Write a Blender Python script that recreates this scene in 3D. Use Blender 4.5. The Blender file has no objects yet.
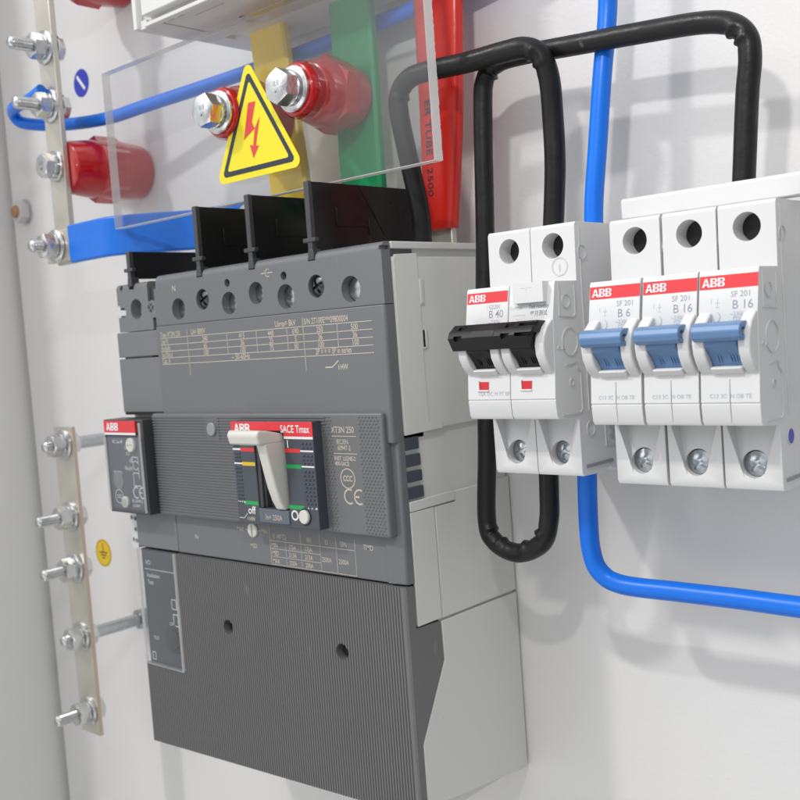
import bpy, bmesh, math, random
from mathutils import Vector, Matrix
random.seed(4)
S = 0.001                                   # everything below is written in millimetres
scene = bpy.context.scene
COL = scene.collection

# ------------------------------------------------------------------ camera
cam = bpy.data.cameras.new("camera"); camo = bpy.data.objects.new("camera", cam); COL.objects.link(camo)
cam.sensor_width = 36.0; cam.lens = 46.8; cam.clip_start = 0.01; cam.clip_end = 50
r_ = Vector((0.74106787, 0.66745576, -0.07294672))
d_ = Vector((-0.01032847, -0.09729872, -0.99520163))
f_ = Vector((-0.67135068, 0.73826538, -0.06521116))
camo.matrix_world = Matrix(((r_.x, -d_.x, -f_.x, 254*S), (r_.y, -d_.y, -f_.y, -343*S), (r_.z, -d_.z, -f_.z, 0), (0, 0, 0, 1)))
cam.dof.use_dof = True; cam.dof.focus_distance = 0.350; cam.dof.aperture_fstop = 28
scene.camera = camo

# ------------------------------------------------------------------ light
w = bpy.data.worlds.new("World"); scene.world = w; w.use_nodes = True
wn = w.node_tree.nodes; wl = w.node_tree.links
bg = wn["Background"]; bg.inputs[1].default_value = 0.97
# the room around: bright ceiling, dimmer floor, large soft light and dark patches
tcw = wn.new("ShaderNodeTexCoord"); sep = wn.new("ShaderNodeSeparateXYZ"); wl.new(tcw.outputs["Generated"], sep.inputs[0])
rampw = wn.new("ShaderNodeValToRGB"); mrw = wn.new("ShaderNodeMapRange"); mrw.inputs["From Min"].default_value = -1; mrw.inputs["From Max"].default_value = 1
wl.new(sep.outputs["Z"], mrw.inputs["Value"]); wl.new(mrw.outputs["Result"], rampw.inputs[0])
cr = rampw.color_ramp; cr.elements[0].position = 0.0; cr.elements[0].color = (0.78, 0.77, 0.75, 1); cr.elements[1].position = 1.0; cr.elements[1].color = (1.25, 1.27, 1.30, 1)
e_ = cr.elements.new(0.5); e_.color = (0.92, 0.93, 0.94, 1)
nzw = wn.new("ShaderNodeTexNoise"); nzw.inputs["Scale"].default_value = 2.6; nzw.inputs["Detail"].default_value = 1.0; wl.new(tcw.outputs["Generated"], nzw.inputs["Vector"])
mr2 = wn.new("ShaderNodeMapRange"); mr2.inputs["From Min"].default_value = 0.36; mr2.inputs["From Max"].default_value = 0.64; mr2.inputs["To Min"].default_value = 0.15; mr2.inputs["To Max"].default_value = 1.85
wl.new(nzw.outputs["Fac"], mr2.inputs["Value"])
mxw = wn.new("ShaderNodeMix"); mxw.data_type = 'RGBA'; mxw.blend_type = 'MULTIPLY'; mxw.inputs["Factor"].default_value = 1.0
mrx = wn.new("ShaderNodeMapRange"); mrx.inputs["From Min"].default_value = -1; mrx.inputs["From Max"].default_value = 1; mrx.inputs["To Min"].default_value = 1.32; mrx.inputs["To Max"].default_value = 0.30
wl.new(sep.outputs["X"], mrx.inputs["Value"])
mxx = wn.new("ShaderNodeMix"); mxx.data_type = 'RGBA'; mxx.blend_type = 'MULTIPLY'; mxx.inputs["Factor"].default_value = 1.0
wl.new(rampw.outputs["Color"], mxx.inputs["A"]); wl.new(mrx.outputs["Result"], mxx.inputs["B"])
wl.new(mxx.outputs["Result"], mxw.inputs["A"]); wl.new(mr2.outputs["Result"], mxw.inputs["B"]); wl.new(mxw.outputs["Result"], bg.inputs[0])

def lamp(name, loc, target, sx, sy, power, col):
    l = bpy.data.lights.new(name, 'AREA'); l.shape = 'RECTANGLE'; l.size = sx; l.size_y = sy; l.energy = power; l.color = col
    o = bpy.data.objects.new(name, l); COL.objects.link(o)
    o.location = loc
    o.rotation_euler = (Vector(target) - Vector(loc)).to_track_quat('-Z', 'Y').to_euler()
    return o
c0 = Vector((0, -0.03, -0.02))
lamp("ceiling_lamp", c0 + Vector((-0.60, -1.0, 1.12)) * 1.05, c0, 0.11, 0.06, 9.0, (1.0, 0.985, 0.96))
lamp("cabinet_lamp", (0.150, -0.300, 0.215), (0.02, 0, 0.0), 0.02, 0.010, 0.38, (1.0, 0.98, 0.95))

vs = scene.view_settings; vs.view_transform = 'Standard'; vs.look = 'None'; vs.exposure = 0.0; vs.gamma = 1.0

# ------------------------------------------------------------------ materials
def mat(name, col, rough=0.5, metal=0.0, bump=0.0, bscale=900.0, var=0.0, vscale=60.0, coat=0.0, spec=0.5, scuff=None, rvar=0.0):
    m = bpy.data.materials.new(name); m.use_nodes = True
    nt = m.node_tree; n = nt.nodes; L = nt.links; b = n["Principled BSDF"]
    b.inputs["Base Color"].default_value = (*col, 1); b.inputs["Roughness"].default_value = rough
    b.inputs["Metallic"].default_value = metal; b.inputs["Specular IOR Level"].default_value = spec
    if coat: b.inputs["Coat Weight"].default_value = coat; b.inputs["Coat Roughness"].default_value = 0.08
    tc = n.new("ShaderNodeTexCoord")
    if var or rvar:
        t = n.new("ShaderNodeTexNoise"); t.inputs["Scale"].default_value = vscale; t.inputs["Detail"].default_value = 5
        L.new(tc.outputs["Object"], t.inputs["Vector"])
    if var:
        cr = n.new("ShaderNodeMix"); cr.data_type = 'RGBA'
        cr.inputs["A"].default_value = (*[max(0, c*(1-var)) for c in col], 1)
        cr.inputs["B"].default_value = (*[min(1, c*(1+var)) for c in col], 1)
        L.new(t.outputs["Fac"], cr.inputs["Factor"]); L.new(cr.outputs["Result"], b.inputs["Base Color"])
    if scuff:                                   # sparse pale scratches and rubbed spots
        mp = n.new("ShaderNodeMapping"); mp.inputs["Scale"].default_value = scuff[2]; L.new(tc.outputs["Object"], mp.inputs["Vector"])
        sn = n.new("ShaderNodeTexNoise"); sn.inputs["Scale"].default_value = scuff[0]; sn.inputs["Detail"].default_value = 6; L.new(mp.outputs["Vector"], sn.inputs["Vector"])
        sm = n.new("ShaderNodeMapRange"); sm.inputs["From Min"].default_value = scuff[1]; sm.inputs["From Max"].default_value = scuff[1]+0.05; sm.inputs["To Max"].default_value = scuff[4]; L.new(sn.outputs["Fac"], sm.inputs["Value"])
        sx_ = n.new("ShaderNodeMix"); sx_.data_type = 'RGBA'; sx_.inputs["B"].default_value = (*scuff[3], 1); L.new(sm.outputs["Result"], sx_.inputs["Factor"])
        if var: L.new(cr.outputs["Result"], sx_.inputs["A"])
        else: sx_.inputs["A"].default_value = (*col, 1)
        L.new(sx_.outputs["Result"], b.inputs["Base Color"])
    if rvar:
        mr = n.new("ShaderNodeMapRange"); mr.inputs["From Min"].default_value = 0.3; mr.inputs["From Max"].default_value = 0.7
        mr.inputs["To Min"].default_value = max(0.02, rough - rvar); mr.inputs["To Max"].default_value = min(1, rough + rvar)
        L.new(t.outputs["Fac"], mr.inputs["Value"]); L.new(mr.outputs["Result"], b.inputs["Roughness"])
    if bump:
        t2 = n.new("ShaderNodeTexNoise"); t2.inputs["Scale"].default_value = bscale; t2.inputs["Detail"].default_value = 3
        L.new(tc.outputs["Object"], t2.inputs["Vector"])
        bp = n.new("ShaderNodeBump"); bp.inputs["Strength"].default_value = bump; bp.inputs["Distance"].default_value = 0.0004
        L.new(t2.outputs["Fac"], bp.inputs["Height"]); L.new(bp.outputs["Normal"], b.inputs["Normal"])
    return m

M = {}
M['plate'] = mat('powder_coat', (0.765, 0.755, 0.750), 0.42, bump=0.32, bscale=520, var=0.025, vscale=9, rvar=0.05, scuff=(330, 0.765, (1, 1, 1), (0.35, 0.34, 0.33), 0.6))
M['wall'] = mat('cabinet_paint', (0.80, 0.80, 0.78), 0.45, bump=0.15, bscale=500, var=0.02, vscale=8)
M['grey'] = mat('grey_plastic', (0.150, 0.157, 0.166), 0.42, bump=0.12, bscale=2600, var=0.04, vscale=40, rvar=0.06, scuff=(140, 0.71, (1, 1, 0.4), (0.25, 0.26, 0.28), 0.4))
M['cover'] = mat('dark_grey_plastic', (0.152, 0.151, 0.155), 0.45, bump=0.10, bscale=2600, var=0.04, vscale=40, rvar=0.06, scuff=(140, 0.70, (1, 1, 0.4), (0.24, 0.24, 0.25), 0.5))
M['panel'] = mat('panel_plastic', (0.143, 0.149, 0.156), 0.42, bump=0.10, bscale=2600, var=0.03, vscale=40)
M['rcd'] = mat('module_plastic', (0.175, 0.178, 0.185), 0.45, bump=0.10, bscale=2600, var=0.04, vscale=40)
M['slate'] = mat('slate_plastic', (0.060, 0.070, 0.090), 0.38, bump=0.06, bscale=2600, var=0.04, vscale=50)
M['slate2'] = mat('slate_inlay', (0.115, 0.130, 0.155), 0.40, var=0.03)
M['window_slate'] = mat('window_slate', (0.070, 0.080, 0.095), 0.4, var=0.03)
M['charcoal'] = mat('charcoal_plastic', (0.050, 0.052, 0.056), 0.42, bump=0.08, bscale=2400, var=0.05)
M['housing'] = mat('light_grey_plastic', (0.69, 0.69, 0.66), 0.48, bump=0.14, bscale=2200, var=0.03, vscale=25, rvar=0.05, scuff=(220, 0.72, (1, 0.5, 1), (0.40, 0.40, 0.38), 0.5))
M['housing2'] = mat('light_grey_rim', (0.64, 0.64, 0.615), 0.42, var=0.02)
M['black'] = mat('black_plastic', (0.010, 0.010, 0.011), 0.36, spec=0.35, bump=0.10, bscale=1800, var=0.2, vscale=80, rvar=0.08)
M['barrier'] = mat('black_barrier_plastic', (0.010, 0.010, 0.011), 0.30, spec=0.5, scuff=(120, 0.68, (1, 1, 1), (0.05, 0.05, 0.05), 0.5), bump=0.05, bscale=1500, rvar=0.06, var=0.1)
M['cable_black'] = mat('black_sleeve', (0.010, 0.010, 0.011), 0.40, bump=0.35, bscale=420, var=0.25, vscale=150, rvar=0.10, spec=0.35, scuff=(160, 0.68, (1, 1, 0.3), (0.10, 0.10, 0.10), 0.7))
M['cable_blue'] = mat('blue_pvc', (0.003, 0.172, 0.80), 0.34, bump=0.08, spec=0.4, bscale=600, var=0.05, vscale=90)
M['shrink_blue'] = mat('blue_heat_shrink', (0.004, 0.172, 0.76), 0.38, bump=0.9, bscale=110, var=0.06, vscale=80)
M['shrink_yellow'] = mat('yellow_heat_shrink', (0.95, 0.68, 0.003), 0.32, bump=0.5, bscale=110, var=0.05, vscale=60)
M['shrink_green'] = mat('green_heat_shrink', (0.002, 0.32, 0.115), 0.30, bump=0.5, bscale=110, var=0.05, vscale=60)
M['shrink_red'] = mat('red_heat_shrink', (0.66, 0.022, 0.014), 0.28, bump=0.6, bscale=110, var=0.06, vscale=60)
M['insul'] = mat('red_resin', (0.50, 0.006, 0.010), 0.20, bump=0.18, bscale=150, var=0.08, vscale=70, coat=0.5)
M['white'] = mat('white_plastic', (0.685, 0.687, 0.692), 0.36, bump=0.05, bscale=2600, var=0.012, vscale=40, rvar=0.05)
M['white2'] = mat('bright_white_plastic', (0.72, 0.72, 0.725), 0.32, var=0.01)
M['mcb_side'] = mat('pale_grey_plastic', (0.60, 0.605, 0.605), 0.45, var=0.02)
M['cream'] = mat('cream_plastic', (0.66, 0.65, 0.60), 0.33, bump=0.05, bscale=1800, var=0.02)
M['toggle_blue'] = mat('blue_toggle_plastic', (0.115, 0.225, 0.42), 0.38, bump=0.06, bscale=2000, var=0.06, vscale=120)
M['red_print'] = mat('red_print', (0.72, 0.035, 0.045), 0.42)
M['red_flag'] = mat('red_flag', (0.62, 0.02, 0.03), 0.4)
M['white_print'] = mat('white_print', (0.80, 0.80, 0.81), 0.5)
M['gold_print'] = mat('sand_print', (0.56, 0.49, 0.40), 0.5)
M['grey_print'] = mat('grey_print', (0.27, 0.28, 0.32), 0.5)
M['faint_print'] = mat('faint_print', (0.47, 0.48, 0.53), 0.5)
M['dark_print'] = mat('dark_print', (0.020, 0.026, 0.045), 0.45)
M['pale_print'] = mat('pale_print', (0.62, 0.64, 0.66), 0.5)
M['green_print'] = mat('green_print', (0.006, 0.36, 0.075), 0.45)
M['yellow_print'] = mat('yellow_print', (0.80, 0.53, 0.01), 0.45)
M['sign_yellow'] = mat('sign_yellow', (0.86, 0.74, 0.016), 0.45, var=0.02)
M['sign_red'] = mat('sign_red', (0.70, 0.060, 0.055), 0.45)
M['label_blue'] = mat('label_blue', (0.030, 0.045, 0.46), 0.4)
M['zinc'] = mat('zinc_plate', (0.66, 0.67, 0.67), 0.22, metal=1.0, bump=0.16, bscale=700, var=0.12, vscale=160, rvar=0.10)
M['tin'] = mat('tinned_copper', (0.64, 0.61, 0.54), 0.40, metal=0.85, bump=0.15, bscale=300, var=0.08, vscale=60, rvar=0.08)
M['copper_highlight'] = mat('copper_edge_highlight', (0.62, 0.50, 0.40), 0.42, metal=0.7, var=0.08)  # coppery tone with the bar's edge highlight put into the colour
M['copper'] = mat('copper', (0.46, 0.27, 0.15), 0.45, metal=0.6, var=0.15, vscale=300)
M['steel'] = mat('screw_steel', (0.50, 0.53, 0.56), 0.24, metal=1.0, var=0.15, vscale=300, rvar=0.1)
M['darksteel'] = mat('dark_screw_steel', (0.10, 0.10, 0.105), 0.32, metal=0.9, var=0.15, vscale=300)
M['nylon'] = mat('nylon_nut', (0.60, 0.60, 0.60), 0.4, var=0.05)
M['button_grey'] = mat('button_grey', (0.27, 0.285, 0.285), 0.4)
M['hole'] = mat('terminal_dark', (0.010, 0.010, 0.011), 0.5)
M['device'] = mat('device_grey', (0.70, 0.685, 0.66), 0.45, bump=0.06, bscale=2000, var=0.02)
M['devwhite'] = mat('device_white', (0.74, 0.74, 0.73), 0.42, var=0.02)

def clear_mat(name, tint, rough, haze, ior=1.49):
    m = bpy.data.materials.new(name); m.use_nodes = True
    nt = m.node_tree; n = nt.nodes; L = nt.links; n.remove(n["Principled BSDF"]); out = n["Material Output"]
    tr = n.new("ShaderNodeBsdfTransparent"); tr.inputs[0].default_value = (*tint, 1)
    gl = n.new("ShaderNodeBsdfGlossy"); gl.inputs["Roughness"].default_value = rough
    d1 = n.new("ShaderNodeBsdfDiffuse"); d1.inputs[0].default_value = (0.92, 0.92, 0.92, 1)
    d2 = n.new("ShaderNodeBsdfTranslucent"); d2.inputs[0].default_value = (0.95, 0.94, 0.92, 1)
    df = n.new("ShaderNodeMixShader"); df.inputs[0].default_value = 0.6; L.new(d1.outputs[0], df.inputs[1]); L.new(d2.outputs[0], df.inputs[2])
    lw = n.new("ShaderNodeLayerWeight"); lw.inputs["Blend"].default_value = 0.5      # Schlick, the same from both sides of the sheet
    pw = n.new("ShaderNodeMath"); pw.operation = 'POWER'; pw.inputs[1].default_value = 5.0; L.new(lw.outputs["Facing"], pw.inputs[0])
    r0 = ((ior-1)/(ior+1))**2
    fr = n.new("ShaderNodeMath"); fr.operation = 'MULTIPLY_ADD'; fr.inputs[1].default_value = 1-r0; fr.inputs[2].default_value = r0; L.new(pw.outputs[0], fr.inputs[0])
    tc = n.new("ShaderNodeTexCoord"); ns = n.new("ShaderNodeTexNoise"); ns.inputs["Scale"].default_value = 26; ns.inputs["Detail"].default_value = 5
    L.new(tc.outputs["Object"], ns.inputs["Vector"])
    mr = n.new("ShaderNodeMapRange"); mr.inputs["From Min"].default_value = 0.25; mr.inputs["From Max"].default_value = 0.75
    mr.inputs["To Min"].default_value = haze*0.75; mr.inputs["To Max"].default_value = haze*1.25; L.new(ns.outputs["Fac"], mr.inputs["Value"])
    a = n.new("ShaderNodeMixShader"); L.new(mr.outputs["Result"], a.inputs[0]); L.new(tr.outputs[0], a.inputs[1]); L.new(df.outputs[0], a.inputs[2])
    b = n.new("ShaderNodeMixShader"); L.new(fr.outputs[0], b.inputs[0]); L.new(a.outputs[0], b.inputs[1]); L.new(gl.outputs[0], b.inputs[2])
    L.new(b.outputs[0], out.inputs[0])
    return m
M['acrylic'] = clear_mat('clear_acrylic', (0.935, 0.94, 0.94), 0.03, 0.005)
M['edge'] = clear_mat('frosted_edge', (0.9, 0.9, 0.88), 0.3, 0.80)
M['edge_faint'] = clear_mat('polished_edge', (0.93, 0.93, 0.92), 0.2, 0.30)
M['clear'] = clear_mat('clear_window', (0.97, 0.975, 0.975), 0.05, 0.03)
M['clearedge'] = clear_mat('clear_window_edge', (0.95, 0.95, 0.95), 0.15, 0.50)

# ------------------------------------------------------------------ mesh helpers (mm)
def BM(): return bmesh.new()
def box(bm, x0, x1, y0, y1, z0, z1):
    v = [bm.verts.new((x, y, z)) for x in (x0, x1) for y in (y0, y1) for z in (z0, z1)]
    for q in ((0, 1, 3, 2), (4, 6, 7, 5), (0, 4, 5, 1), (2, 3, 7, 6), (0, 2, 6, 4), (1, 5, 7, 3)): bm.faces.new([v[i] for i in q])
    return bm
def prism(bm, poly, axis, lo, hi, f=None):
    """poly: list of 2D points; axis 'x' -> (y,z), 'y' -> (x,z), 'z' -> (x,y)"""
    def P(p, t):
        q = {'x': (t, p[0], p[1]), 'y': (p[0], t, p[1]), 'z': (p[0], p[1], t)}[axis]
        return f(q) if f else q
    a = [bm.verts.new(P(p, lo)) for p in poly]; b = [bm.verts.new(P(p, hi)) for p in poly]; n = len(poly)
    bm.faces.new(a); bm.faces.new(list(reversed(b)))
    for i in range(n):
        j = (i+1) % n; bm.faces.new((a[i], b[i], b[j], a[j]))
    return bm
def hull(bm, pts):
    v = [bm.verts.new(p) for p in pts]; bmesh.ops.convex_hull(bm, input=v); return bm
def frame(d):
    d = Vector(d).normalized(); u = d.orthogonal().normalized()
    if abs(d.y) > 0.9: u = Vector((1, 0, 0)); u = (u - d*u.dot(d)).normalized()
    return d, u, d.cross(u)
def lathe(bm, prof, o, d, seg=32, rot=0.0):
    """prof: list of (radius, height along d)"""
    d, u, v = frame(d); o = Vector(o); rings = []
    for r, h in prof:
        rings.append([bm.verts.new(o + d*h + (u*math.cos(rot+2*math.pi*k/seg) + v*math.sin(rot+2*math.pi*k/seg))*r) for k in range(seg)])
    for a, b in zip(rings, rings[1:]):
        for k in range(seg): bm.faces.new((a[k], a[(k+1) % seg], b[(k+1) % seg], b[k]))
    bm.faces.new(list(reversed(rings[0]))); bm.faces.new(rings[-1])
    return bm
def cyl(bm, o, d, r, h0, h1, seg=32, rot=0.0): return lathe(bm, [(r, h0), (r, h1)], o, d, seg, rot)
def spline(pts, n=10):
    P = [Vector(p) for p in pts]; P = [P[0]*2-P[1]] + P + [P[-1]*2-P[-2]]; out = []
    for i in range(1, len(P)-2):
        for k in range(n):
            t = k/n; a, b, c, d = P[i-1], P[i], P[i+1], P[i+2]
            out.append(0.5*((2*b) + (c-a)*t + (2*a-5*b+4*c-d)*t*t + (3*b-a-3*c+d)*t**3))
    out.append(P[-2].copy()); return out
def tube(bm, path, r, seg=20, crease=None):
    path = [Vector(p) for p in path]; rings = []
    t0 = (path[1]-path[0]).normalized(); u = t0.orthogonal().normalized()
    for i, p in enumerate(path):
        t = (path[min(i+1, len(path)-1)] - path[max(i-1, 0)]).normalized()
        u = (u - t*u.dot(t)).normalized(); v = t.cross(u)
        rr = r(i/(len(path)-1)) if callable(r) else r
        ring = []
        for k in range(seg):
            a = 2*math.pi*k/seg; q = u*math.cos(a) + v*math.sin(a)
            s = rr
            if crease:
                for (c, inner, dep, wd) in crease:
                    dist = (p - c).length
                    if dist < wd*3:
                        side = max(0.0, q.dot(inner)); s += dep * side * math.cos(dist/wd*2.2) * math.exp(-(dist/wd)**2)
            ring.append(bm.verts.new(p + q*s))
        rings.append(ring)
    for a, b in zip(rings, rings[1:]):
        for k in range(seg): bm.faces.new((a[k], a[(k+1) % seg], b[(k+1) % seg], b[k]))
    bm.faces.new(list(reversed(rings[0]))); bm.faces.new(rings[-1])
    return bm
def hexp(bm, o, d, r, h0, h1, rot=0.3, ch=0.8):
    a = lathe(BM(), [(r, h0), (r, h1)], o, d, 6, rot)
    c = lathe(BM(), [(r*1.0, h0-0.01), (r*1.2, h0+ch*0.3), (r*1.2, h1-ch*1.05), (r*0.84, h1+0.01)], o, d, 40)
    a = cut(a, [c], 'INTERSECT'); me = bpy.data.meshes.new("tmp"); a.to_mesh(me); a.free(); bm.from_mesh(me); bpy.data.meshes.remove(me)
    return bm

TXT = {}
def text2d(body, size, align='LEFT', bold=0.0, sx=1.0):
    key = (body, size, align, bold, sx)
    if key not in TXT:
        c = bpy.data.curves.new("txt", 'FONT'); c.body = body; c.size = size; c.align_x = align; c.offset = bold; c.resolution_u = 3
        o = bpy.data.objects.new("txt", c); COL.objects.link(o)
        me = bpy.data.meshes.new_from_object(o.evaluated_get(bpy.context.evaluated_depsgraph_get()))
        TXT[key] = ([(v.co.x*sx, v.co.y) for v in me.vertices], [tuple(p.vertices) for p in me.polygons])
        bpy.data.objects.remove(o); bpy.data.curves.remove(c); bpy.data.meshes.remove(me)
    return TXT[key]
def put(bm, f, body, a, b, size, align='LEFT', bold=0.0, sx=1.0):
    """letters with their left/centre baseline at (a,b) of the surface f(a,b)->xyz; size about the cap height x 1.4"""
    vs2, fs = text2d(body, size, align, bold, sx)
    v = [bm.verts.new(f(a+p[0], b+p[1])) for p in vs2]
    for q in fs:
        try: bm.faces.new([v[i] for i in q])
        except ValueError: pass
def rect(bm, f, a0, a1, b0, b1):
    v = [bm.verts.new(f(*p)) for p in ((a0, b0), (a1, b0), (a1, b1), (a0, b1))]; bm.faces.new(v)
def stroke(bm, f, pts, wd):
    for (a, b), (c, d) in zip(pts, pts[1:]):
        l = math.hypot(c-a, d-b) or 1; nx, ny = -(d-b)/l*wd/2, (c-a)/l*wd/2
        v = [bm.verts.new(f(*p)) for p in ((a+nx, b+ny), (a-nx, b-ny), (c-nx, d-ny), (c+nx, d+ny))]; bm.faces.new(v)
def arc(a, b, r, t0, t1, n=20): return [(a+r*math.cos(math.radians(t0+(t1-t0)*k/n)), b+r*math.sin(math.radians(t0+(t1-t0)*k/n))) for k in range(n+1)]
def poly(bm, f, pts): bm.faces.new([bm.verts.new(f(*p)) for p in pts])
def logo(bm, bm2, f, f2, a, b, h, sx=1.0):
    """three heavy block letters A B B with thin split lines"""
    def q(pts, ox): poly(bm, f, [(a+(ox+p[0])*h*sx, b+p[1]*h) for p in pts])
    q([(0, 0), (.27, 0), (.5, .72), (.5, 1), (.36, 1)], 0); q([(1, 0), (.64, 1), (.5, 1), (.5, .72), (.73, 0)], 0); q([(.334, .2), (.666, .2), (.602, .4), (.398, .4)], 0)
    for ox in (1.04, 2.0):
        q([(0, 0), (.27, 0), (.27, 1), (0, 1)], ox); q([(.27, .83), (.56, .83), (.56, 1), (.27, 1)], ox); q([(.27, .34), (.56, .34), (.56, .66), (.27, .66)], ox); q([(.27, 0), (.56, 0), (.56, .17), (.27, .17)], ox)
        for cz in (.745, .255):
            for k in range(8):
                t0 = math.radians(-90+180*k/8); t1 = math.radians(-90+180*(k+1)/8); r1 = .255; r0 = .085
                q([(.56+r0*math.cos(t0)*1.3, cz+r0*math.sin(t0)), (.56+r1*math.cos(t0)*1.3, cz+r1*math.sin(t0)), (.56+r1*math.cos(t1)*1.3, cz+r1*math.sin(t1)), (.56+r0*math.cos(t1)*1.3, cz+r0*math.sin(t1))], ox)
    if bm2 is not None:
        rect(bm2, f2, a, a+2.95*h*sx, b+.475*h, b+.525*h)
        for c in (.5, 1.04+.44, 2.0+.44): rect(bm2, f2, a+(c-.025)*h*sx, a+(c+.025)*h*sx, b, b+h)
def front(y): return lambda a, b: (a, y, b)
def side(x): return lambda a, b: (x, a, b)

def cut(bm, cutters, op='DIFFERENCE'):
    """boolean of a solid with a list of solids, all in mm; the helper meshes are removed again"""
    def mk(b):
        bmesh.ops.recalc_face_normals(b, faces=b.faces)
        me = bpy.data.meshes.new("tmp"); b.to_mesh(me); b.free(); o = bpy.data.objects.new("tmp", me); COL.objects.link(o); return o
    o = mk(bm); cs = [mk(c) for c in cutters]
    for c in cs:
        md = o.modifiers.new("b", 'BOOLEAN'); md.object = c; md.operation = op; md.solver = 'EXACT'
    dg = bpy.context.evaluated_depsgraph_get(); dg.update()
    me = bpy.data.meshes.new_from_object(o.evaluated_get(dg))
    nb = bmesh.new(); nb.from_mesh(me); bpy.data.meshes.remove(me)
    for x in [o]+cs:
        m_ = x.data; bpy.data.objects.remove(x); bpy.data.meshes.remove(m_)
    bmesh.ops.remove_doubles(nb, verts=nb.verts, dist=0.002)
    return nb

BASE = {}
def tag(o, label=None, cat=None, group=None, kind=None):
    if label: o['label'] = label
    if cat: o['category'] = cat
    if group: o['group'] = group
    if kind: o['kind'] = kind
    return o
def thing(name, label, cat, base, group=None):
    o = bpy.data.objects.new(name, None); COL.objects.link(o); o.empty_display_size = 0.005
    o.location = Vector(base)*S; BASE[o.name] = Vector(base); return tag(o, label, cat, group)
def obj(name, bm, m, parent=None, bev=0.0, seg=2, ang=35, smooth=True, base=None, recalc=True):
    b0 = BASE[parent.name] if parent else Vector(base or (0, 0, 0))
    if recalc: bmesh.ops.recalc_face_normals(bm, faces=bm.faces)
    for v in bm.verts: v.co = (v.co - b0)*S
    me = bpy.data.meshes.new(name); bm.to_mesh(me); bm.free(); me.materials.append(M[m])
    if smooth:
        me.polygons.foreach_set("use_smooth", [True]*len(me.polygons)); me.set_sharp_from_angle(angle=math.radians(ang))
    o = bpy.data.objects.new(name, me); COL.objects.link(o)
    if parent: o.parent = parent
    else: o.location = b0*S
    BASE[o.name] = b0
    if bev:
        md = o.modifiers.new("bevel", 'BEVEL'); md.width = bev*S; md.segments = seg; md.limit_method = 'ANGLE'; md.angle_limit = math.radians(32)
        md.harden_normals = False
    return o

# ================================================================== setting
bm = box(BM(), -385, 520, 0, 2.5, -480, 420); box(bm, -385, -382.6, 0.2, 20, -480, 420)
tag(obj('mounting_plate', bm, 'plate', bev=0.8), kind='structure')
bm = box(BM(), -396, -390, -150, 60, -480, 420); box(bm, -390, 520, 40, 44, -480, 420)
tag(obj('cabinet_wall', bm, 'wall', bev=0.5), kind='structure')

# ================================================================== fasteners
def bolt_stud(par, x, z, yf, tip, yb, r=3.3):
    """threaded end towards the viewer, nut and washers in front, hexagon head behind"""
    bm = BM(); n = int((yf-tip)/0.9)
    prof = [(r*0.72, yb-tip)]; prof = [(r*0.70, 0), (r*0.92, 0.7)]
    for k in range(n): prof += [(r*0.9, 0.7+k*0.9+0.3), (r, 0.7+k*0.9+0.75)]
    prof += [(r, yb - tip)]
    lathe(bm, prof, (x, tip, z), (0, 1, 0), 20)
    b = obj('bolt', bm, 'zinc', par, ang=50)
    obj('nut', hexp(BM(), (x, yf, z), (0, -1, 0), 6.6, 2.6, 8.4, random.uniform(0, 1)), 'zinc', b, ang=25)
    bm = lathe(BM(), [(8.3, 0), (8.6, 0.3), (8.6, 1.1), (8.1, 1.35)], (x, yf, z), (0, -1, 0), 36); lathe(bm, [(6.2, 1.35), (6.5, 1.6), (6.5, 2.4), (6.1, 2.6)], (x, yf, z), (0, -1, 0), 30)
    obj('washer', bm, 'zinc', b)
    bm = lathe(BM(), [(7.7, 0), (7.7, 1.3)], (x, yb, z), (0, 1, 0), 32); hexp(bm, (x, yb+1.3, z), (0, 1, 0), 6.2, 0, 4.2, random.uniform(0, 1))
    obj('bolt_head', bm, 'zinc', b, ang=30)
    return b
def bolt_hex(par, x, z, yf, r=7.3, h=6.2, wr=9.0, rot=0.25):
    bm = lathe(BM(), [(wr*0.97, 0), (wr, 0.3), (wr, 1.4), (wr*0.95, 1.7)], (x, yf, z), (0, -1, 0), 40)
    bm2 = lathe(BM(), [(r*0.93, 1.7), (r*0.97, 2.0), (r*0.97, 3.6), (r*0.92, 3.9)], (x, yf, z), (0, -1, 0), 32)
    b = obj('bolt', hexp(BM(), (x, yf-3.9, z), (0, -1, 0), r, 0, h, rot, 1.0), 'zinc', par, ang=25)
    obj('washer', bm, 'zinc', b); obj('spring_washer', bm2, 'zinc', b)
    f = front(yf-3.9-h-0.05); t = BM(); put(t, f, "8.8", x, z+0.2, 2.8, 'CENTER', 0.05); put(t, f, "MJ", x, z-2.6, 2.4, 'CENTER', 0.05)
    obj('head_marking', t, 'steel', b, smooth=False)
    return b
def cross_screw(par, name, x, y, z, r, m, dome=0.5):
    s = lathe(BM(), [(r, 1.6), (r, 0.4), (r*0.8, 0.05), (r*0.45, -dome*0.6), (0.05, -dome*0.75)], (x, y, z), (0, 1, 0), 28)
    c = box(BM(), x-r*0.72, x+r*0.72, y-1.5, y+0.75, z-r*0.15, z+r*0.15); d = box(BM(), x-r*0.15, x+r*0.15, y-1.5, y+0.75, z-r*0.72, z+r*0.72)
    s = cut(s, [c, d]); bmesh.ops.rotate(s, verts=s.verts, cent=(x, y, z), matrix=Matrix.Rotation(random.uniform(0.2, 1.2), 3, 'Y'))
    return obj(name, s, m, par, ang=30)

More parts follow.
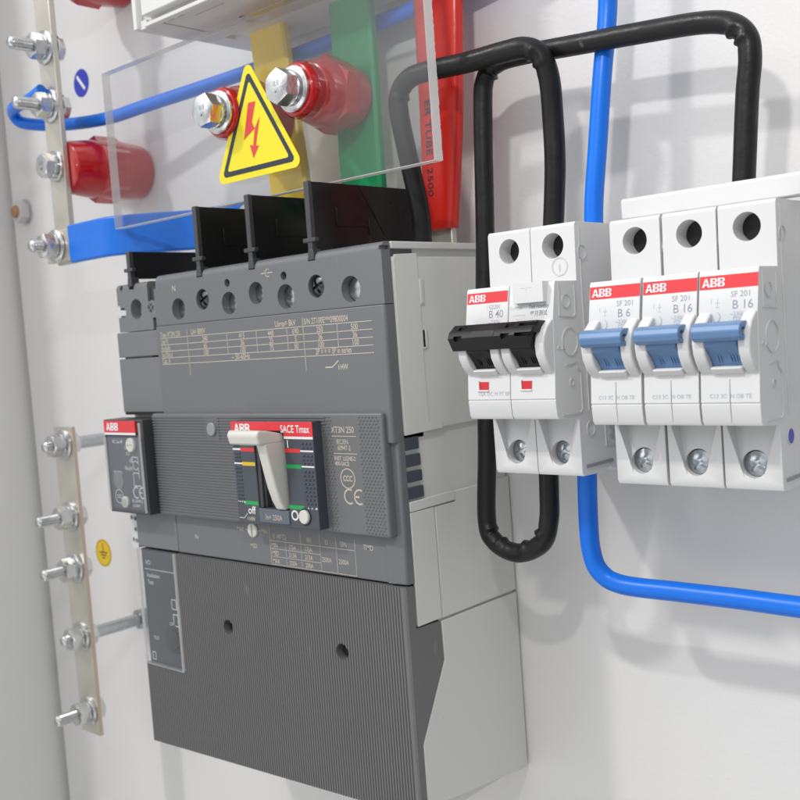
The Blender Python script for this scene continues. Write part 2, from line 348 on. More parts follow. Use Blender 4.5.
# ================================================================== neutral busbar, top left
nb = thing('busbar', 'tinned vertical busbar at top left with blue wire looped on its bolt', 'busbar', (-242.5, -46.7, 48))
bm = cut(box(BM(), -250, -235, -50, -46.8, 48, 215), [cyl(BM(), (-242.5, -52, z), (0, 1, 0), 3.2, 0, 10, 20) for z in (57.5, 99, 130, 160)])
obj('bar', bm, 'tin', nb, bev=0.5)
for z, tip in ((160, -70), (130, -70.3), (57.5, -69)): bolt_stud(nb, -242.5, z, -50 if z > 60 else -54.2, tip, -46.7)
bolt_hex(nb, -242.5, 99, -50, r=6.3, h=4.6, wr=7.9)
def insulator(name, label, x, z, y0, y1, r, group):
    """y0 on the wall side, y1 the front face"""
    t = thing(name, label, 'insulator', (x, y0, z), group); L = y0 - y1
    prof = [(r*0.72, 0), (r*0.80, L*0.03), (r*0.90, L*0.36)]
    bm = lathe(BM(), prof + [(r*0.91, L*0.38), (r*0.86, L*0.66), (r*0.745, L*0.97), (r*0.70, L)], (x, y0, z), (0, -1, 0), 40)
    obj('body', bm, 'insul', t, bev=0.5)
    h = hexp(BM(), (x, y0, z), (0, -1, 0), r*0.985, L*0.34, L*0.66, 0.4, L*0.09); obj('hexagon_collar', h, 'insul', t, bev=0.8, ang=20)
    return t
g = 'red resin standoff insulators'
insulator('standoff_insulator', 'red standoff insulator behind the vertical bar, level with its plain hexagon bolt', -240, 98.5, 0, -46.6, 18, g)
insulator('standoff_insulator', 'dark red standoff insulator cut off by the top edge behind the vertical bar', -240, 203, 0, -46.6, 18, g)

# ================================================================== earth busbar, bottom left
gb = thing('busbar', 'tinned vertical earth busbar at lower left carrying five zinc bolts', 'busbar', (-275, -40, -213))
zs = (-49, -89.5, -119, -158, -201)
bm = cut(box(BM(), -284.7, -265.2, -42.2, -40, -214, -39), [cyl(BM(), (-275, -44, z), (0, 1, 0), 3.2, 0, 10, 20) for z in zs])
obj('bar', bm, 'tin', gb, bev=0.4); obj('edge_highlight', box(BM(), -265.18, -265.05, -42.0, -40.2, -213.6, -39.4), 'copper_highlight', gb, smooth=False)  # thin strip added to paint the coppery highlight along the right edge
for z in zs:
    if z in (-49, -158):
        b = bolt_stud(gb, -275, z, -42.2, -54.5, -40)
        bm = lathe(BM(), [(3.6, 0), (3.6, 37)], (-275, -38.5, z), (0, 1, 0), 24); hexp(bm, (-275, 0, z), (0, -1, 0), 6.4, 0, 5.0, 0.2)
        obj('post', bm, 'steel', b, ang=30)
    else: bolt_stud(gb, -275, z, -42.2, -62.5, -40)

# round stickers and the cap nut on the plate
t = thing('earth_sticker', 'small round yellow sticker with black earth symbol on the white plate', 'sticker', (-314, 0, -122.5))
obj('disc', lathe(BM(), [(8.6, 0), (8.6, 0.15)], (-314, -0.02, -122.5), (0, -1, 0), 40), 'yellow_print', t)
f = front(-0.24); bm = BM()
stroke(bm, f, [(-314, -116.5), (-314, -122)], 0.7)
for k, hw in enumerate((4.2, 2.9, 1.6)): stroke(bm, f, [(-314-hw, -122.2-k*1.7), (-314+hw, -122.2-k*1.7)], 0.8)
stroke(bm, f, arc(-314, -122.5, 7.9, 0, 360, 40), 0.35)
obj('earth_symbol', bm, 'dark_print', t, smooth=False)
t = thing('round_sticker', 'small round blue sticker with a white slash on the plate behind the bar', 'sticker', (-291, 0, 158.5))
obj('disc', lathe(BM(), [(8.0, 0), (8.0, 0.15)], (-291, -0.02, 158.5), (0, -1, 0), 40), 'label_blue', t)
bm = BM(); stroke(bm, front(-0.24), [(-295, 163), (-287.5, 154.5)], 2.0); obj('slash', bm, 'white_print', t, smooth=False)
t = thing('cap_nut', 'pale nut with a coppery bolt tip fixed low beside the vertical bar', 'nut', (-368, 0, 93.5))
obj('nut', hexp(BM(), (-368, 0, 93.5), (0, -1, 0), 7.2, 0.9, 7.0, 0.5, 1.5), 'nylon', t, bev=0.5, ang=25)
obj('washer', cyl(BM(), (-368, 0, 93.5), (0, -1, 0), 8.2, 0, 0.9), 'zinc', t)
obj('bolt_tip', lathe(BM(), [(3.9, 0), (3.9, 7.6), (3.4, 9.0), (1.8, 9.9)], (-368, 0, 93.5), (0, -1, 0), 24), 'copper', t)

# ================================================================== sleeved busbars
def ribbon_path(bm, pts, hw, th, rnd=0):
    """flat bar along pts (x,y,z, width scale); width runs in x, thickness in y"""
    rings = []
    for (x, y, z, s) in pts:
        a = hw*s; t = th/2; c = min(1.2, t*0.6)
        sec = [(-a+c, -t), (a-c, -t), (a, -t+c), (a, t-c), (a-c, t), (-a+c, t), (-a, t-c), (-a, -t+c)]
        if rnd: sec = [(a*math.copysign(abs(math.cos(q))**rnd, math.cos(q)), t*math.copysign(abs(math.sin(q))**rnd, math.sin(q))) for q in [2*math.pi*k/28 for k in range(28)]]
        rings.append([bm.verts.new((x+p, y+q, z)) for p, q in sec])
    for a, b in zip(rings, rings[1:]):
        m_ = len(a)
        for k in range(m_): bm.faces.new((a[k], a[(k+1) % m_], b[(k+1) % m_], b[k]))
    bm.faces.new(rings[0]); bm.faces.new(list(reversed(rings[-1])))
    return bm
def dense(pts, n=8):
    out = []
    for a, b in zip(pts, pts[1:]):
        for k in range(n): out.append(tuple(p+(q-p)*k/n for p, q in zip(a, b)))
    out.append(tuple(pts[-1])); return out
def sleeved(name, label, col, pts, hw, th, rnd=0):
    x, y, z, s = pts[0]
    t = thing(name, label, 'busbar', (x, y, z-24), 'colour sleeved phase busbars')
    obj('sleeve', ribbon_path(BM(), dense(pts), hw, th, rnd), col, t, ang=40, bev=0 if rnd else 0.3)
    bm = box(BM(), x-hw*0.82*s, x+hw*0.82*s, y-1.5, y+1.5, z-26, z+2)
    b = obj('bare_end', bm, 'tin', t, bev=0.4)
    return t
sleeved('sleeved_busbar', 'yellow sleeved busbar rising behind the clear sheet and warning triangle', 'shrink_yellow',
        [(-94.5, -21.5, 58, 1), (-95.5, -21.5, 75, 1.02), (-98, -21.5, 100, 1), (-102.5, -21.5, 150, 0.96), (-105, -21.5, 190, 0.96)], 11.8, 5)
sleeved('sleeved_busbar', 'green sleeved busbar rising behind the clear sheet', 'shrink_green',
        [(-50, -21.5, 56, 1), (-50, -21.5, 78, 1.02), (-49.5, -21.5, 110, 1), (-49.5, -21.5, 190, 1)], 11.8, 5)
rb = sleeved('sleeved_busbar', 'red sleeved busbar with black lettering behind the black cable', 'shrink_red',
        [(-12.2, -18, 39.5, 0.64), (-11.0, -18.4, 50, 0.70), (-8.6, -19, 70, 0.79), (-6.6, -19.6, 90, 0.87), (-4.8, -20, 120, 0.95), (-3.8, -20, 150, 1.0), (-3.0, -20, 190, 1.0)], 11.8, 7.5, 0.62)
bm = BM()
def redface(a, b):                              # letters read downwards on the front of the sleeve
    z = 92 - a; k = (92 - z)/52.5
    return (-6.4 - 5.6*k + b*(1-0.25*k) - 5.6 + 2.4*k, -19.7 + 1.7*k - 3.95, z)
put(bm, redface, "ER TUBE 12500", 2, 0.0, 4.6, 'LEFT', 0.0, 1.25)
obj('lettering', bm, 'dark_print', rb, smooth=False)

t = thing('sleeved_busbar', 'flat blue sleeved busbar running from the vertical bar to the grey breaker', 'busbar', (-228, -51, 47.7))
def wall_path(pl, th):
    P = [Vector((x, y, 0)) for x, y in pl]; L_, R_ = [], []
    for i, p in enumerate(P):
        d = (P[min(i+1, len(P)-1)] - P[max(i-1, 0)]).normalized(); n = Vector((d.y, -d.x, 0)); L_.append(p+n*th/2); R_.append(p-n*th/2)
    return [(q.x, q.y) for q in L_] + [(q.x, q.y) for q in reversed(R_)]
pl = [(p.x, p.y) for p in spline([(-231, -52, 0), (-212, -52, 0), (-194, -50.5, 0), (-178, -38, 0), (-164, -25, 0), (-145, -20, 0), (-128, -20, 0)], 5)]
obj('sleeve', prism(BM(), wall_path(pl, 4.4), 'z', 47.7, 67.0), 'shrink_blue', t, bev=1.1, seg=3)
obj('bare_end', box(BM(), -253, -229, -54.1, -50.1, 49.2, 65.5), 'tin', t, bev=0.4)
obj('bare_end', box(BM(), -130, -112, -21.6, -18.4, 49, 66), 'tin', t, bev=0.4)
bolt_hex(t, -119, 58.5, -21.7, r=5.5, h=4, wr=7.2)

g = 'red resin standoff insulators'
ia = insulator('standoff_insulator', 'red insulator on the yellow busbar behind the warning triangle', -98, 98.3, -24.2, -49.2, 16, g)
ib = insulator('standoff_insulator', 'red insulator on the green busbar with a large zinc bolt in its face', -51, 98.3, -24.2, -49.2, 16, g)
for t, x in ((ia, -98), (ib, -51)):
    obj('nose', lathe(BM(), [(10.6, 0), (10.6, 6.2), (10.0, 7.2)], (x, -49.0, 98.3), (0, -1, 0), 40), 'insul', t, bev=0.3)
    bolt_hex(t, x, 98.3, -56.2, r=7.2, h=5.6, wr=9.0, rot=0.15 if x < -60 else 0.45)

# ================================================================== clear sheet and its warning triangle
sh = thing('clear_sheet', 'clear acrylic sheet with sawn edges held in front of the coloured busbars', 'cover', (-84, -52, 60))
X0, X1, Z0, Z1 = -187, 16, 60, 134
bm = cut(box(BM(), X0, X1, -54, -49.6, Z0, Z1), [cyl(BM(), (x, -60, 98.3), (0, 1, 0), 11.4, 0, 20, 40) for x in (-98, -51)])
obj('pane', bm, 'acrylic', sh, smooth=False)
bm = box(BM(), X1+0.02, X1+0.25, -54, -49.6, Z0, Z1)
nv = 60
e = BM()                                        # slightly chipped sawn edge
for a in range(nv):
    z0 = Z0 + (Z1-Z0)*a/nv; z1 = Z0 + (Z1-Z0)*(a+1)/nv; o1 = random.uniform(0, 0.35); box(e, X1+0.02, X1+0.16, -54.02, -49.5+o1, z0, z1)
bm.free()
obj('cut_edge', e, 'edge', sh, smooth=False)
obj('cut_edge', box(BM(), X0, X1, -54, -49.6, Z0-0.25, Z0-0.02), 'edge', sh, smooth=False)
obj('cut_edge', box(BM(), X0-0.25, X0-0.02, -54, -49.6, Z0, Z1), 'edge_faint', sh, smooth=False)
obj('cut_edge', box(BM(), X0, X1, -54, -49.6, Z1+0.02, Z1+0.2), 'edge_faint', sh, smooth=False)

def round_tri(P, r, n=6):
    P = [Vector(p) for p in P]; out = []
    for i in range(3):
        a, b, c = P[i-1], P[i], P[(i+1) % 3]; d1 = (a-b).normalized(); d2 = (c-b).normalized()
        h = d1.angle(d2)/2; k = r/math.tan(h); ce = b + (d1+d2).normalized()*r/math.sin(h)
        s = b+d1*k-ce; e_ = b+d2*k-ce; a0 = math.atan2(s.y, s.x); a1 = math.atan2(e_.y, e_.x)
        da = (a1-a0+math.pi) % (2*math.pi)-math.pi
        out += [(ce.x+r*math.cos(a0+da*q/n), ce.y+r*math.sin(a0+da*q/n)) for q in range(n+1)]
    return out
ws = thing('warning_sign', 'yellow triangular electric shock sign with a red lightning arrow', 'sign', (-79, -54.2, 70))
TR = [(-80.2, 117.5), (-106.0, 68.6), (-50.6, 68.6)]
obj('sticker', prism(BM(), round_tri(TR, 3.0), 'y', -54.35, -54.08), 'sign_yellow', ws)
def inset(P, d):
    c = Vector(((P[0][0]+P[1][0]+P[2][0])/3, (P[0][1]+P[1][1]+P[2][1])/3)); k = d
    out = []
    rr = 14.3
    for p in P: out.append(tuple(c + (Vector(p)-c)*(1-k/rr)))
    return out
o1 = round_tri(inset(TR, 2.2), 1.6); o2 = round_tri(inset(TR, 4.1), 0.8); bm = BM()
va = [bm.verts.new((a, -54.42, b)) for a, b in o1]; vb = [bm.verts.new((a, -54.42, b)) for a, b in o2]
for i in range(len(va)): j = (i+1) % len(va); bm.faces.new((va[i], va[j], vb[j], vb[i]))
obj('border', bm, 'dark_print', ws, smooth=False)
bm = BM(); f = front(-54.44)
poly(bm, f, [(-81.3, 99.2), (-76.6, 99.0), (-79.9, 91.0), (-85.8, 84.7)]); poly(bm, f, [(-79.9, 91.0), (-78.4, 88.2), (-85.8, 84.7)])
poly(bm, f, [(-78.4, 88.2), (-74.7, 92.4), (-78.5, 81.2), (-80.2, 81.4)]); poly(bm, f, [(-82.3, 82.2), (-80.2, 81.4), (-80.6, 76.3)]); poly(bm, f, [(-80.2, 81.4), (-78.5, 81.2), (-80.6, 76.3)]); poly(bm, f, [(-78.5, 81.2), (-76.6, 80.9), (-80.6, 76.3)])
obj('lightning_arrow', bm, 'sign_red', ws, smooth=False)

# ================================================================== device cut by the top edge
dv = thing('isolator', 'white and grey switch device cut by the top edge, grooved underside showing', 'switch', (-75, 0, 139.5))
grooves = []
for (x0, x1, y0, y1) in ((-120, -118.8, -66, -38), (-120, -100, -39, -37.8), (-104, -84, -61, -60.2), (-116, -112, -65.4, -64.6), (-109, -105, -65.4, -64.6)): grooves.append(box(BM(), x0, x1, y0, y1, 138, 140.6))
grooves.append(cyl(BM(), (-119.4, -66, 138), (0, 0, 1), 1.6, 0, 2.6, 20)); grooves.append(cyl(BM(), (-92, -38, 138), (0, 0, 1), 6.5, 0, 3.2, 32)); grooves.append(box(BM(), -122, -114, -30, -24, 138, 141))
obj('body', cut(box(BM(), -133, -10, -66, -3, 139.4, 215), grooves), 'device', dv, bev=0.4)
bm = box(BM(), -136.4, -133.4, -69, -40, 139.6, 215); box(bm, -133.4, -128.8, -67.4, -62, 139.2, 143.2)
obj('side_flange', bm, 'devwhite', dv, bev=0.4)
bm = box(BM(), -128, -10, -69.2, -66, 139.0, 140.8); obj('front_rim', bm, 'devwhite', dv, bev=0.4)
obj('front_panel', box(BM(), -127, -12, -71, -66, 143.2, 215), 'devwhite', dv, bev=0.5)

# ================================================================== moulded case breaker
cb = thing('circuit_breaker', 'large grey moulded case circuit breaker with white toggle and ribbed lower cover', 'circuit breaker', (-70, 0, -183))
# light grey body behind the covers: stacked side sections
def Lpoly(x0, x1, yf, yb, lip=1.4, yl=-63): return [(x0, yf), (x1, yf), (x1, yl), (x1-lip, yl), (x1-lip, yb), (x0, yb)]
bm = box(BM(), -139.5, -1.5, -49.5, -1, -184, 32.2)                                 # core
prism(bm, [(-62.6, -37.2), (-62.6, 27.4), (-1, 27.6), (-1, -37.0)], 'x', -1.45, 0.0)  # upper side
prism(bm, [(-62.6, -66.5), (-48.9, -66.5), (-48.9, -109.2), (-62.6, -109.2)], 'x', -1.45, 0.05)
prism(bm, [(-62.6, -62.6), (-36.3, -62.3), (-36.3, -66.0), (-62.6, -66.3)], 'x', -1.45, 0.3)
prism(bm, [(-48.3, -66.6), (-35.9, -66.6), (-35.9, -62.6), (-1, -62.0), (-1, -109.4), (-48.3, -109.4)], 'x', -1.45, -0.1)
prism(bm, [(-49.2, -110.4), (-1, -110.4), (-1, -184.8), (-64.4, -177.8), (-64.4, -153.5), (-48.9, -125.2)], 'x', -1.45, 0.1)
box(bm, -5.5, -1.5, -62.5, -49.0, -93, -30)
obj('housing', bm, 'housing', cb, bev=0.35)
bm = prism(BM(), [(-63.4, 32.8), (-1, 32.8), (-1, 30.2), (-63.0, 30.2)], 'x', -1.6, 0.9); box(bm, -139, -1, -50, -1, 31.9, 32.7)
obj('top_rim', bm, 'housing2', cb, bev=0.5)
bm = BM(); prism(bm, [(-62.4, 10.9), (-62.4, 26), (-61.2, 28.2), (-49.6, 28.6), (-49.2, 28.2), (-49.2, 19.6), (-46.6, 19.4), (-46.6, 9.6), (-49.0, 9.4), (-49.2, 0.8), (-46.4, 0.6), (-46.4, -6.8), (-49.3, -7), (-49.0, -34), (-41.2, -34.6), (-41.0, -37.4), (-62.5, -37.9)], 'x', -0.5, 0.55)
bm = cut(bm, [prism(BM(), [(-48.8, 18.8), (-47.2, 18.7), (-47.2, 10.2), (-48.8, 10.3)], 'x', 0.1, 2), prism(BM(), [(-48.9, 0), (-47.6, 0), (-47.2, -6.2), (-48.9, -6.2)], 'x', -0.4, 2)])
obj('side_plate', bm, 'housing', cb, bev=0.3)
obj('latch', box(BM(), 0.3, 0.85, -48.9, -47.2, 10.0, 19.0), 'housing2', cb, bev=0.2)
obj('latch', box(BM(), 0.3, 0.85, -47.8, -46.6, -6.4, 0.2), 'housing2', cb, bev=0.2)
obj('latch_slot', box(BM(), 0.3, 0.62, -49.0, -47.9, -6.2, 0.0), 'hole', cb, smooth=False)
bm = BM()
for z0, z1, ye in ((-43.6, -38.8, -54.6), (-49.8, -45.3, -54.2), (-55.6, -51.4, -53.9), (-61.8, -57.4, -53.6)): box(bm, -1.6, -0.25, -63.2, ye, z0, z1)
obj('vent_fins', bm, 'slate', cb, bev=0.4)

# upper front with screw holes
holes_big = [(-122.7, 17.0, 4.7), (-87.7, 17.0, 4.7), (-70.1, 19.8, 4.5), (-52.4, 17.0, 4.9), (-16.5, 17.0, 4.9)]
holes_scr = [(-105.2, 19.9), (-34.8, 19.6)]; holes_small = [(-87.9, 25.4, 1.7), (-52.8, 25.2, 1.7)]
def rounded_top(yf, yb, z0, z1, r=3.0):
    return [(yb, z0), (yf, z0)] + [(yf+r-r*math.cos(a), z1-r+r*math.sin(a)) for a in [math.pi/2*k/6 for k in range(7)]] + [(yb, z1)]
bm = prism(BM(), rounded_top(-68, -50, 10.5, 32.9), 'x', -140, -1.5)
lip = prism(BM(), rounded_top(-68, -63.2, 10.5, 32.9), 'x', -2.5, 0.0)
bm = cut(bm, [lip], 'UNION')
cc = [cyl(BM(), (x, -70, z), (0, 1, 0), r, 0, 15, 36) for x, z, r in holes_big] + [cyl(BM(), (x, -70, z), (0, 1, 0), 4.4, 0, 4.5, 36) for x, z in holes_scr] + [cyl(BM(), (x, -70, z), (0, 1, 0), r, 0, 9, 20) for x, z, r in holes_small]
cc += [box(BM(), x-2.0, x+2.0, -70, -60, 29.4, 36) for x in (-106, -71.5, -36.2)] + [box(BM(), -141, -138.2, -70, -60, 27, 36), box(BM(), -1.2, 1, -69.5, -63.6, 29.9, 31.4)]
obj('upper_cover', cut(bm, cc), 'grey', cb, bev=0.35)
for x, z, r in holes_big:
    s = lathe(BM(), [(r*0.96, 0), (r*0.9, 0.6), (r*0.4, 0.8)], (x, -63.6, z), (0, -1, 0), 28); obj('terminal_screw', cut(s, [box(BM(), x-5, x+5, -66, -64.0, z-0.6, z+0.6)]), 'zinc', cb)
for x, z in holes_scr: cross_screw(cb, 'cover_screw', x, -67.0, z, 4.0, 'darksteel', 1.2)

# middle front, lower strip
prf = [(-140, -68.6), (-0.8, -68.6), (0.0, -67.8), (0.0, -62.7), (-1.5, -62.7), (-1.5, -50), (-140, -50)]
obj('label_cover', prism(BM(), prf, 'z', -40, 10.3), 'grey', cb, bev=0.45)
prf2 = [(-140.2, -66.6), (-0.7, -66.6), (0.0, -65.9), (0.0, -62.7), (-1.5, -62.7), (-1.5, -50), (-140.2, -50)]
bm = prism(BM(), [(-9, -67.6)] + [(-0.7, -66.6), (0.0, -65.9), (0.0, -62.7), (-6, -62.7), (-6, -50)] + [(-9, -50)], 'z', -92.7, -39)
prism(bm, [(-140.2, -66.6), (-8.5, -66.6), (-8.5, -50), (-140.2, -50)], 'z', -92.7, -60)
obj('lower_strip', bm, 'grey', cb, bev=0.4)

# raised ribbed panel
PB = -70.6
bm = box(BM(), -146.4, -3.2, PB, -64, -74.9, -28.7)
bm2 = BM()
nr = 36
for k in range(nr):
    z = -29.9 - k*1.235
    if z < -74: break
    x1 = -84.5 if k > 2 else -33
    prism(bm2, [(PB+0.05, z), (PB-0.42, z-0.18), (PB-0.42, z-0.55), (PB+0.05, z-0.73)], 'x', -146, x1 if k != 0 else -33)
    for x in [-34.6+1.7*i for i in range(3)] + [-15.4+1.75*i for i in range(6)]:
        xx = x + (0.8 if k % 2 else 0)
        prism(bm2, [(PB+0.05, z), (PB-0.26, z-0.2), (PB-0.26, z-0.5), (PB+0.05, z-0.7)], 'x', xx, xx+0.72)
pn = obj('panel', bm, 'panel', cb, bev=0.9, seg=3)
obj('panel_ribs', bm2, 'panel', pn, smooth=False)
obj('round_button', lathe(BM(), [(2.9, 0), (2.9, 0.9), (2.5, 1.2)], (-102.5, PB, -35.4), (0, -1, 0), 30), 'button_grey', pn)
obj('button_frame', box(BM(), -107.0, -98.0, PB-0.3, PB, -40.5, -30.2), 'slate2', pn, bev=0.2)
# handle plate
HY = -75.4
bm = cut(box(BM(), -83.8, -35.3, HY, PB+0.3, -73.2, -31.4), [box(BM(), -70.2, -51.8, HY-2, HY+4.2, -66.5, -35), box(BM(), -63, -56, HY-1, HY+1.5, -31.9, -30)])
hp = obj('handle_plate', bm, 'slate', cb, bev=0.35)
bm = box(BM(), -83.9, -35.2, HY-0.12, HY+0.02, -37.2, -31.5)
bm = cut(bm, [box(BM(), -70.2, -51.8, HY-2, HY+4, -66.5, -35)])
obj('red_band', bm, 'red_print', hp, smooth=False)
bm = BM(); f = front(HY-0.08); rect(bm, f, -51.8, -35.3, -38.2, -37.25); rect(bm, f, -83.8, -79, -43.2, -42.5); rect(bm, f, -83.6, -78.5, -49, -48.3); rect(bm, f, -83.3, -78.6, -65, -64.3)
rect(bm, f, -42.9, -35.6, -43.1, -42.5); rect(bm, f, -42.8, -35.7, -49.1, -48.5); rect(bm, f, -42.7, -35.8, -65.2, -64.6); rect(bm, f, -83.8, -70.4, -38.2, -37.25)
f = front(HY-0.18); logo(bm, None, f, f, -81.8, -36.0, 3.6, 0.95); put(bm, f, "SACE Tmax", -53.4, -35.7, 4.1, 'LEFT', 0.05, 0.82)
f = front(HY-0.08); put(bm, f, "I", -50.4, -41.6, 4.2, 'LEFT', 0.05); put(bm, f, "off", -77.2, -69.2, 4.4, 'LEFT', 0.06); stroke(bm, f, arc(-48.9, -68.2, 1.7, 0, 360, 28), 0.75)
obj('white_marking', bm, 'white_print', hp, smooth=False)
bm = BM(); rect(bm, f, -79, -70.4, -43.7, -42.2); rect(bm, f, -52, -43, -43.5, -42.0); obj('red_marking', bm, 'red_print', hp, smooth=False)
bm = BM(); rect(bm, f, -78.5, -70.4, -49.5, -48.0); obj('yellow_marking', bm, 'yellow_print', hp, smooth=False)
bm = BM(); rect(bm, f, -78.6, -70.4, -65.5, -64.0); rect(bm, f, -52, -43, -49.7, -48.2); rect(bm, f, -52, -43, -65.7, -64.2); obj('green_marking', bm, 'green_print', hp, smooth=False)
bm = BM()
for k in range(17):
    z = -39.6 - k*1.55
    if abs(z+42.8) < 1.0 or abs(z+48.8) < 1.0: continue
    for i in range(3):
        x = -42.4 + i*2.1 + (0.5 if k % 2 else 0); prism(bm, [(HY, z), (HY-0.35, z-0.2), (HY-0.35, z-0.6), (HY, z-0.8)], 'x', x, x+1.3)
        x = -83.0 + i*1.4; prism(bm, [(HY, z), (HY-0.3, z-0.2), (HY-0.3, z-0.6), (HY, z-0.8)], 'x', x, x+0.9)
obj('grip_texture', bm, 'slate', hp, smooth=False)
obj('trip_button', lathe(BM(), [(2.75, 0), (2.75, 0.9), (2.4, 1.25)], (-43.0, HY, -68.4), (0, -1, 0), 28), 'cream', hp)
obj('button_ring', lathe(BM(), [(3.4, 0), (3.4, 0.12)], (-43.0, HY, -68.4), (0, -1, 0), 30), 'hole', hp)
obj('rating_plate', box(BM(), -69.8, -51.9, HY-0.5, HY+3, -72.2, -66.7), 'slate2', hp, bev=0.25)
bm = BM(); f = front(HY-0.56); put(bm, f, "In= 250A", -66.0, -70.8, 3.1, 'LEFT', 0.0, 0.85)
f = front(HY-0.08); stroke(bm, f, [(-83.0, -71.2), (-80.0, -71.2), (-77.6, -69.2)], 0.4); stroke(bm, f, [(-77.6, -72), (-77.6, -70.6)], 0.4); put(bm, f, "HW", -76.8, -72.2, 2.6, 'LEFT', 0.03, 0.8)
obj('sand_marking', bm, 'gold_print', hp, smooth=False)
bm = box(BM(), -70.1, -68.0, HY+0.6, HY+4, -66.4, -36.5); box(bm, -68, -52, HY+3.6, HY+4.1, -66.4, -35); box(bm, -68.0, -66.4, HY+0.1, HY+4, -44.5, -36.5); box(bm, -68.0, -66.9, HY+1.6, HY+4, -66.4, -50)
obj('slot_liner', bm, 'charcoal', hp, bev=0.2)
# toggle: grip bar across the slot, curved blade down to the pivot
tg = obj('toggle', prism(BM(), [(-86.8, -33.6), (-87.9, -35.6), (-86.8, -39.4), (-80, -39.8), (-74, -39.8), (-74, -36.4), (-82, -34.3)], 'x', -71.6, -53.2), 'cream', cb, bev=0.8, seg=3)
crv = [(-84.2, -39.4), (-82.9, -45), (-81.6, -51), (-80.2, -57), (-78.4, -62.5), (-76.4, -66.3)]
obj('toggle_blade', prism(BM(), crv + [(-72, -66.3), (-72, -38.5), (-80, -38.5)], 'x', -58.6, -53.3), 'cream', tg, bev=0.6, seg=2)
obj('toggle_ridges', prism(BM(), [(-85, -38.6), (-84, -39.9), (-75, -40.6), (-75, -38.6)], 'x', -69, -59), 'cream', tg, bev=0.3)

# ribbed terminal cover
prf = []
x = -172.0; RB = 1.42
bm = BM(); P = [(-172, -64), (-172, -68)]
x = -171.2
while x < -3.2:
    P += [(x, -68.0), (x+0.25, -67.55), (x+0.62, -67.55), (x+0.86, -68.0)]; x += RB
P += [(-1.2, -68), (-0.3, -67.5), (-0.3, -64)]
def slope(q): return (q[0], q[1], q[2]) if q[2] > -170 else (q[0], q[1], -187.2 + (q[0]+172)/172*7.0)
prism(bm, P, 'z', -186, -93.4, slope)
bm = cut(bm, [box(BM(), -175, -141.3, -70, -60, -148.6, -90), cyl(BM(), (-106.9, -72, -122.7), (0, 1, 0), 3.3, 0, 12, 28), cyl(BM(), (-36.3, -72, -122.7), (0, 1, 0), 3.3, 0, 12, 28)])
tc_ = obj('terminal_cover', bm, 'cover', cb, smooth=False)
bm = prism(BM(), [(-67.4, -93.8), (-62.8, -93.8), (-63.6, -109.6), (-50.0, -110.0), (-49.3, -125.2), (-64.7, -153.4), (-64.7, -178.4), (-67.4, -179.6)], 'x', -6, -0.15)
obj('cover_side', bm, 'cover', tc_, bev=0.3)
bm = box(BM(), -138, -6, -63.8, -50, -178, -94); box(bm, -171, -143, -63.8, -50, -184, -150); obj('cover_back', bm, 'charcoal', tc_)

# printing on the breaker front
bm = BM(); f = front(-68.68)
LW = 0.28
for k, z in enumerate((4.8, 1.8, -1.1, -4.0, -6.8)):
    stroke(bm, f, [(-137.2, z), (-6.4, z)], LW)
for xx, z0, z1 in ((-117.2, 8.0, -12.2), (-98.3+8.2, 4.8, -4.0), (-71.2, 4.8, -4.0), (-52.6, 4.8, -4.0), (-43.2, 8.2, -12.4), (-25.0+0.5, 4.8, -4.0)): stroke(bm, f, [(xx, z0), (xx, z1)], LW)
T = 3.1
put(bm, f, "Type XT3N 250", -137, 5.3, T, 'LEFT', 0.03, 0.72); put(bm, f, "Ue(V)", -136.8, 2.2, T, 'LEFT', 0.03, 0.72); put(bm, f, "Icu(kA)", -136.8, -0.7, T, 'LEFT', 0.03, 0.72); put(bm, f, "Ics(%Icu)", -136.8, -3.6, T, 'LEFT', 0.03, 0.72); put(bm, f, "Cat. A", -136.8, -6.4, T, 'LEFT', 0.03, 0.72)
put(bm, f, "Ui= 800V", -114.6, 5.4, T+0.3, 'LEFT', 0.03, 0.78); put(bm, f, "Uimp= 8kV", -59.5, 5.5, T+0.3, 'LEFT', 0.03, 0.78); put(bm, f, "S/N 2T100E***09800004", -42.6, 5.5, T+0.2, 'LEFT', 0.03, 0.72)
cols = (-105, -80.4, -62.3, -47.8, -34, -15.5)
rows = (("240", "415", "440", "690", "250", "500"), ("65", "36", "25", "5", "36", "36"), ("100", "100", "75", "50", "100", "100"))
for r, z in zip(rows, (2.2, -0.7, -3.6)):
    for cx, s in zip(cols, r): put(bm, f, s, cx, z, T, 'CENTER', 0.03, 0.80)
put(bm, f, "~ 50-60Hz", -88, -6.4, T+0.2, 'LEFT', 0.03, 0.82); put(bm, f, "2P = = = 3P in series", -27.5, -6.3, T+0.1, 'CENTER', 0.03, 0.72)
stroke(bm, f, [(-32.5, -11.4), (-28.6, -11.4), (-25.2, -9.0)], 0.5); stroke(bm, f, [(-25.2, -12.4), (-25.2, -10.6)], 0.4); put(bm, f, "HW", -24.4, -12.4, 2.9, 'LEFT', 0.05, 0.8)
f = front(-68.07); put(bm, f, "N", -124.8, 25.0, 3.4, 'CENTER', 0.03)
stroke(bm, f, [(-66, 27.2), (-63.6, 27.2)], 0.35); stroke(bm, f, arc(-62.0, 27.2, 1.5, 60, 300, 14), 0.35); stroke(bm, f, [(-62.5, 27.2), (-59, 27.2)], 0.35)
f = front(PB-0.07)
put(bm, f, "XT3N 250", -30.0, -36.1, 3.4, 'LEFT', 0.03, 0.82); stroke(bm, f, [(-30, -37.4), (-17, -37.4)], 0.25); put(bm, f, "IEC/EN", -27.6, -40.4, 2.6, 'LEFT', 0.02, 0.8); put(bm, f, "60947-2", -27.2, -42.7, 2.6, 'LEFT', 0.02, 0.8)
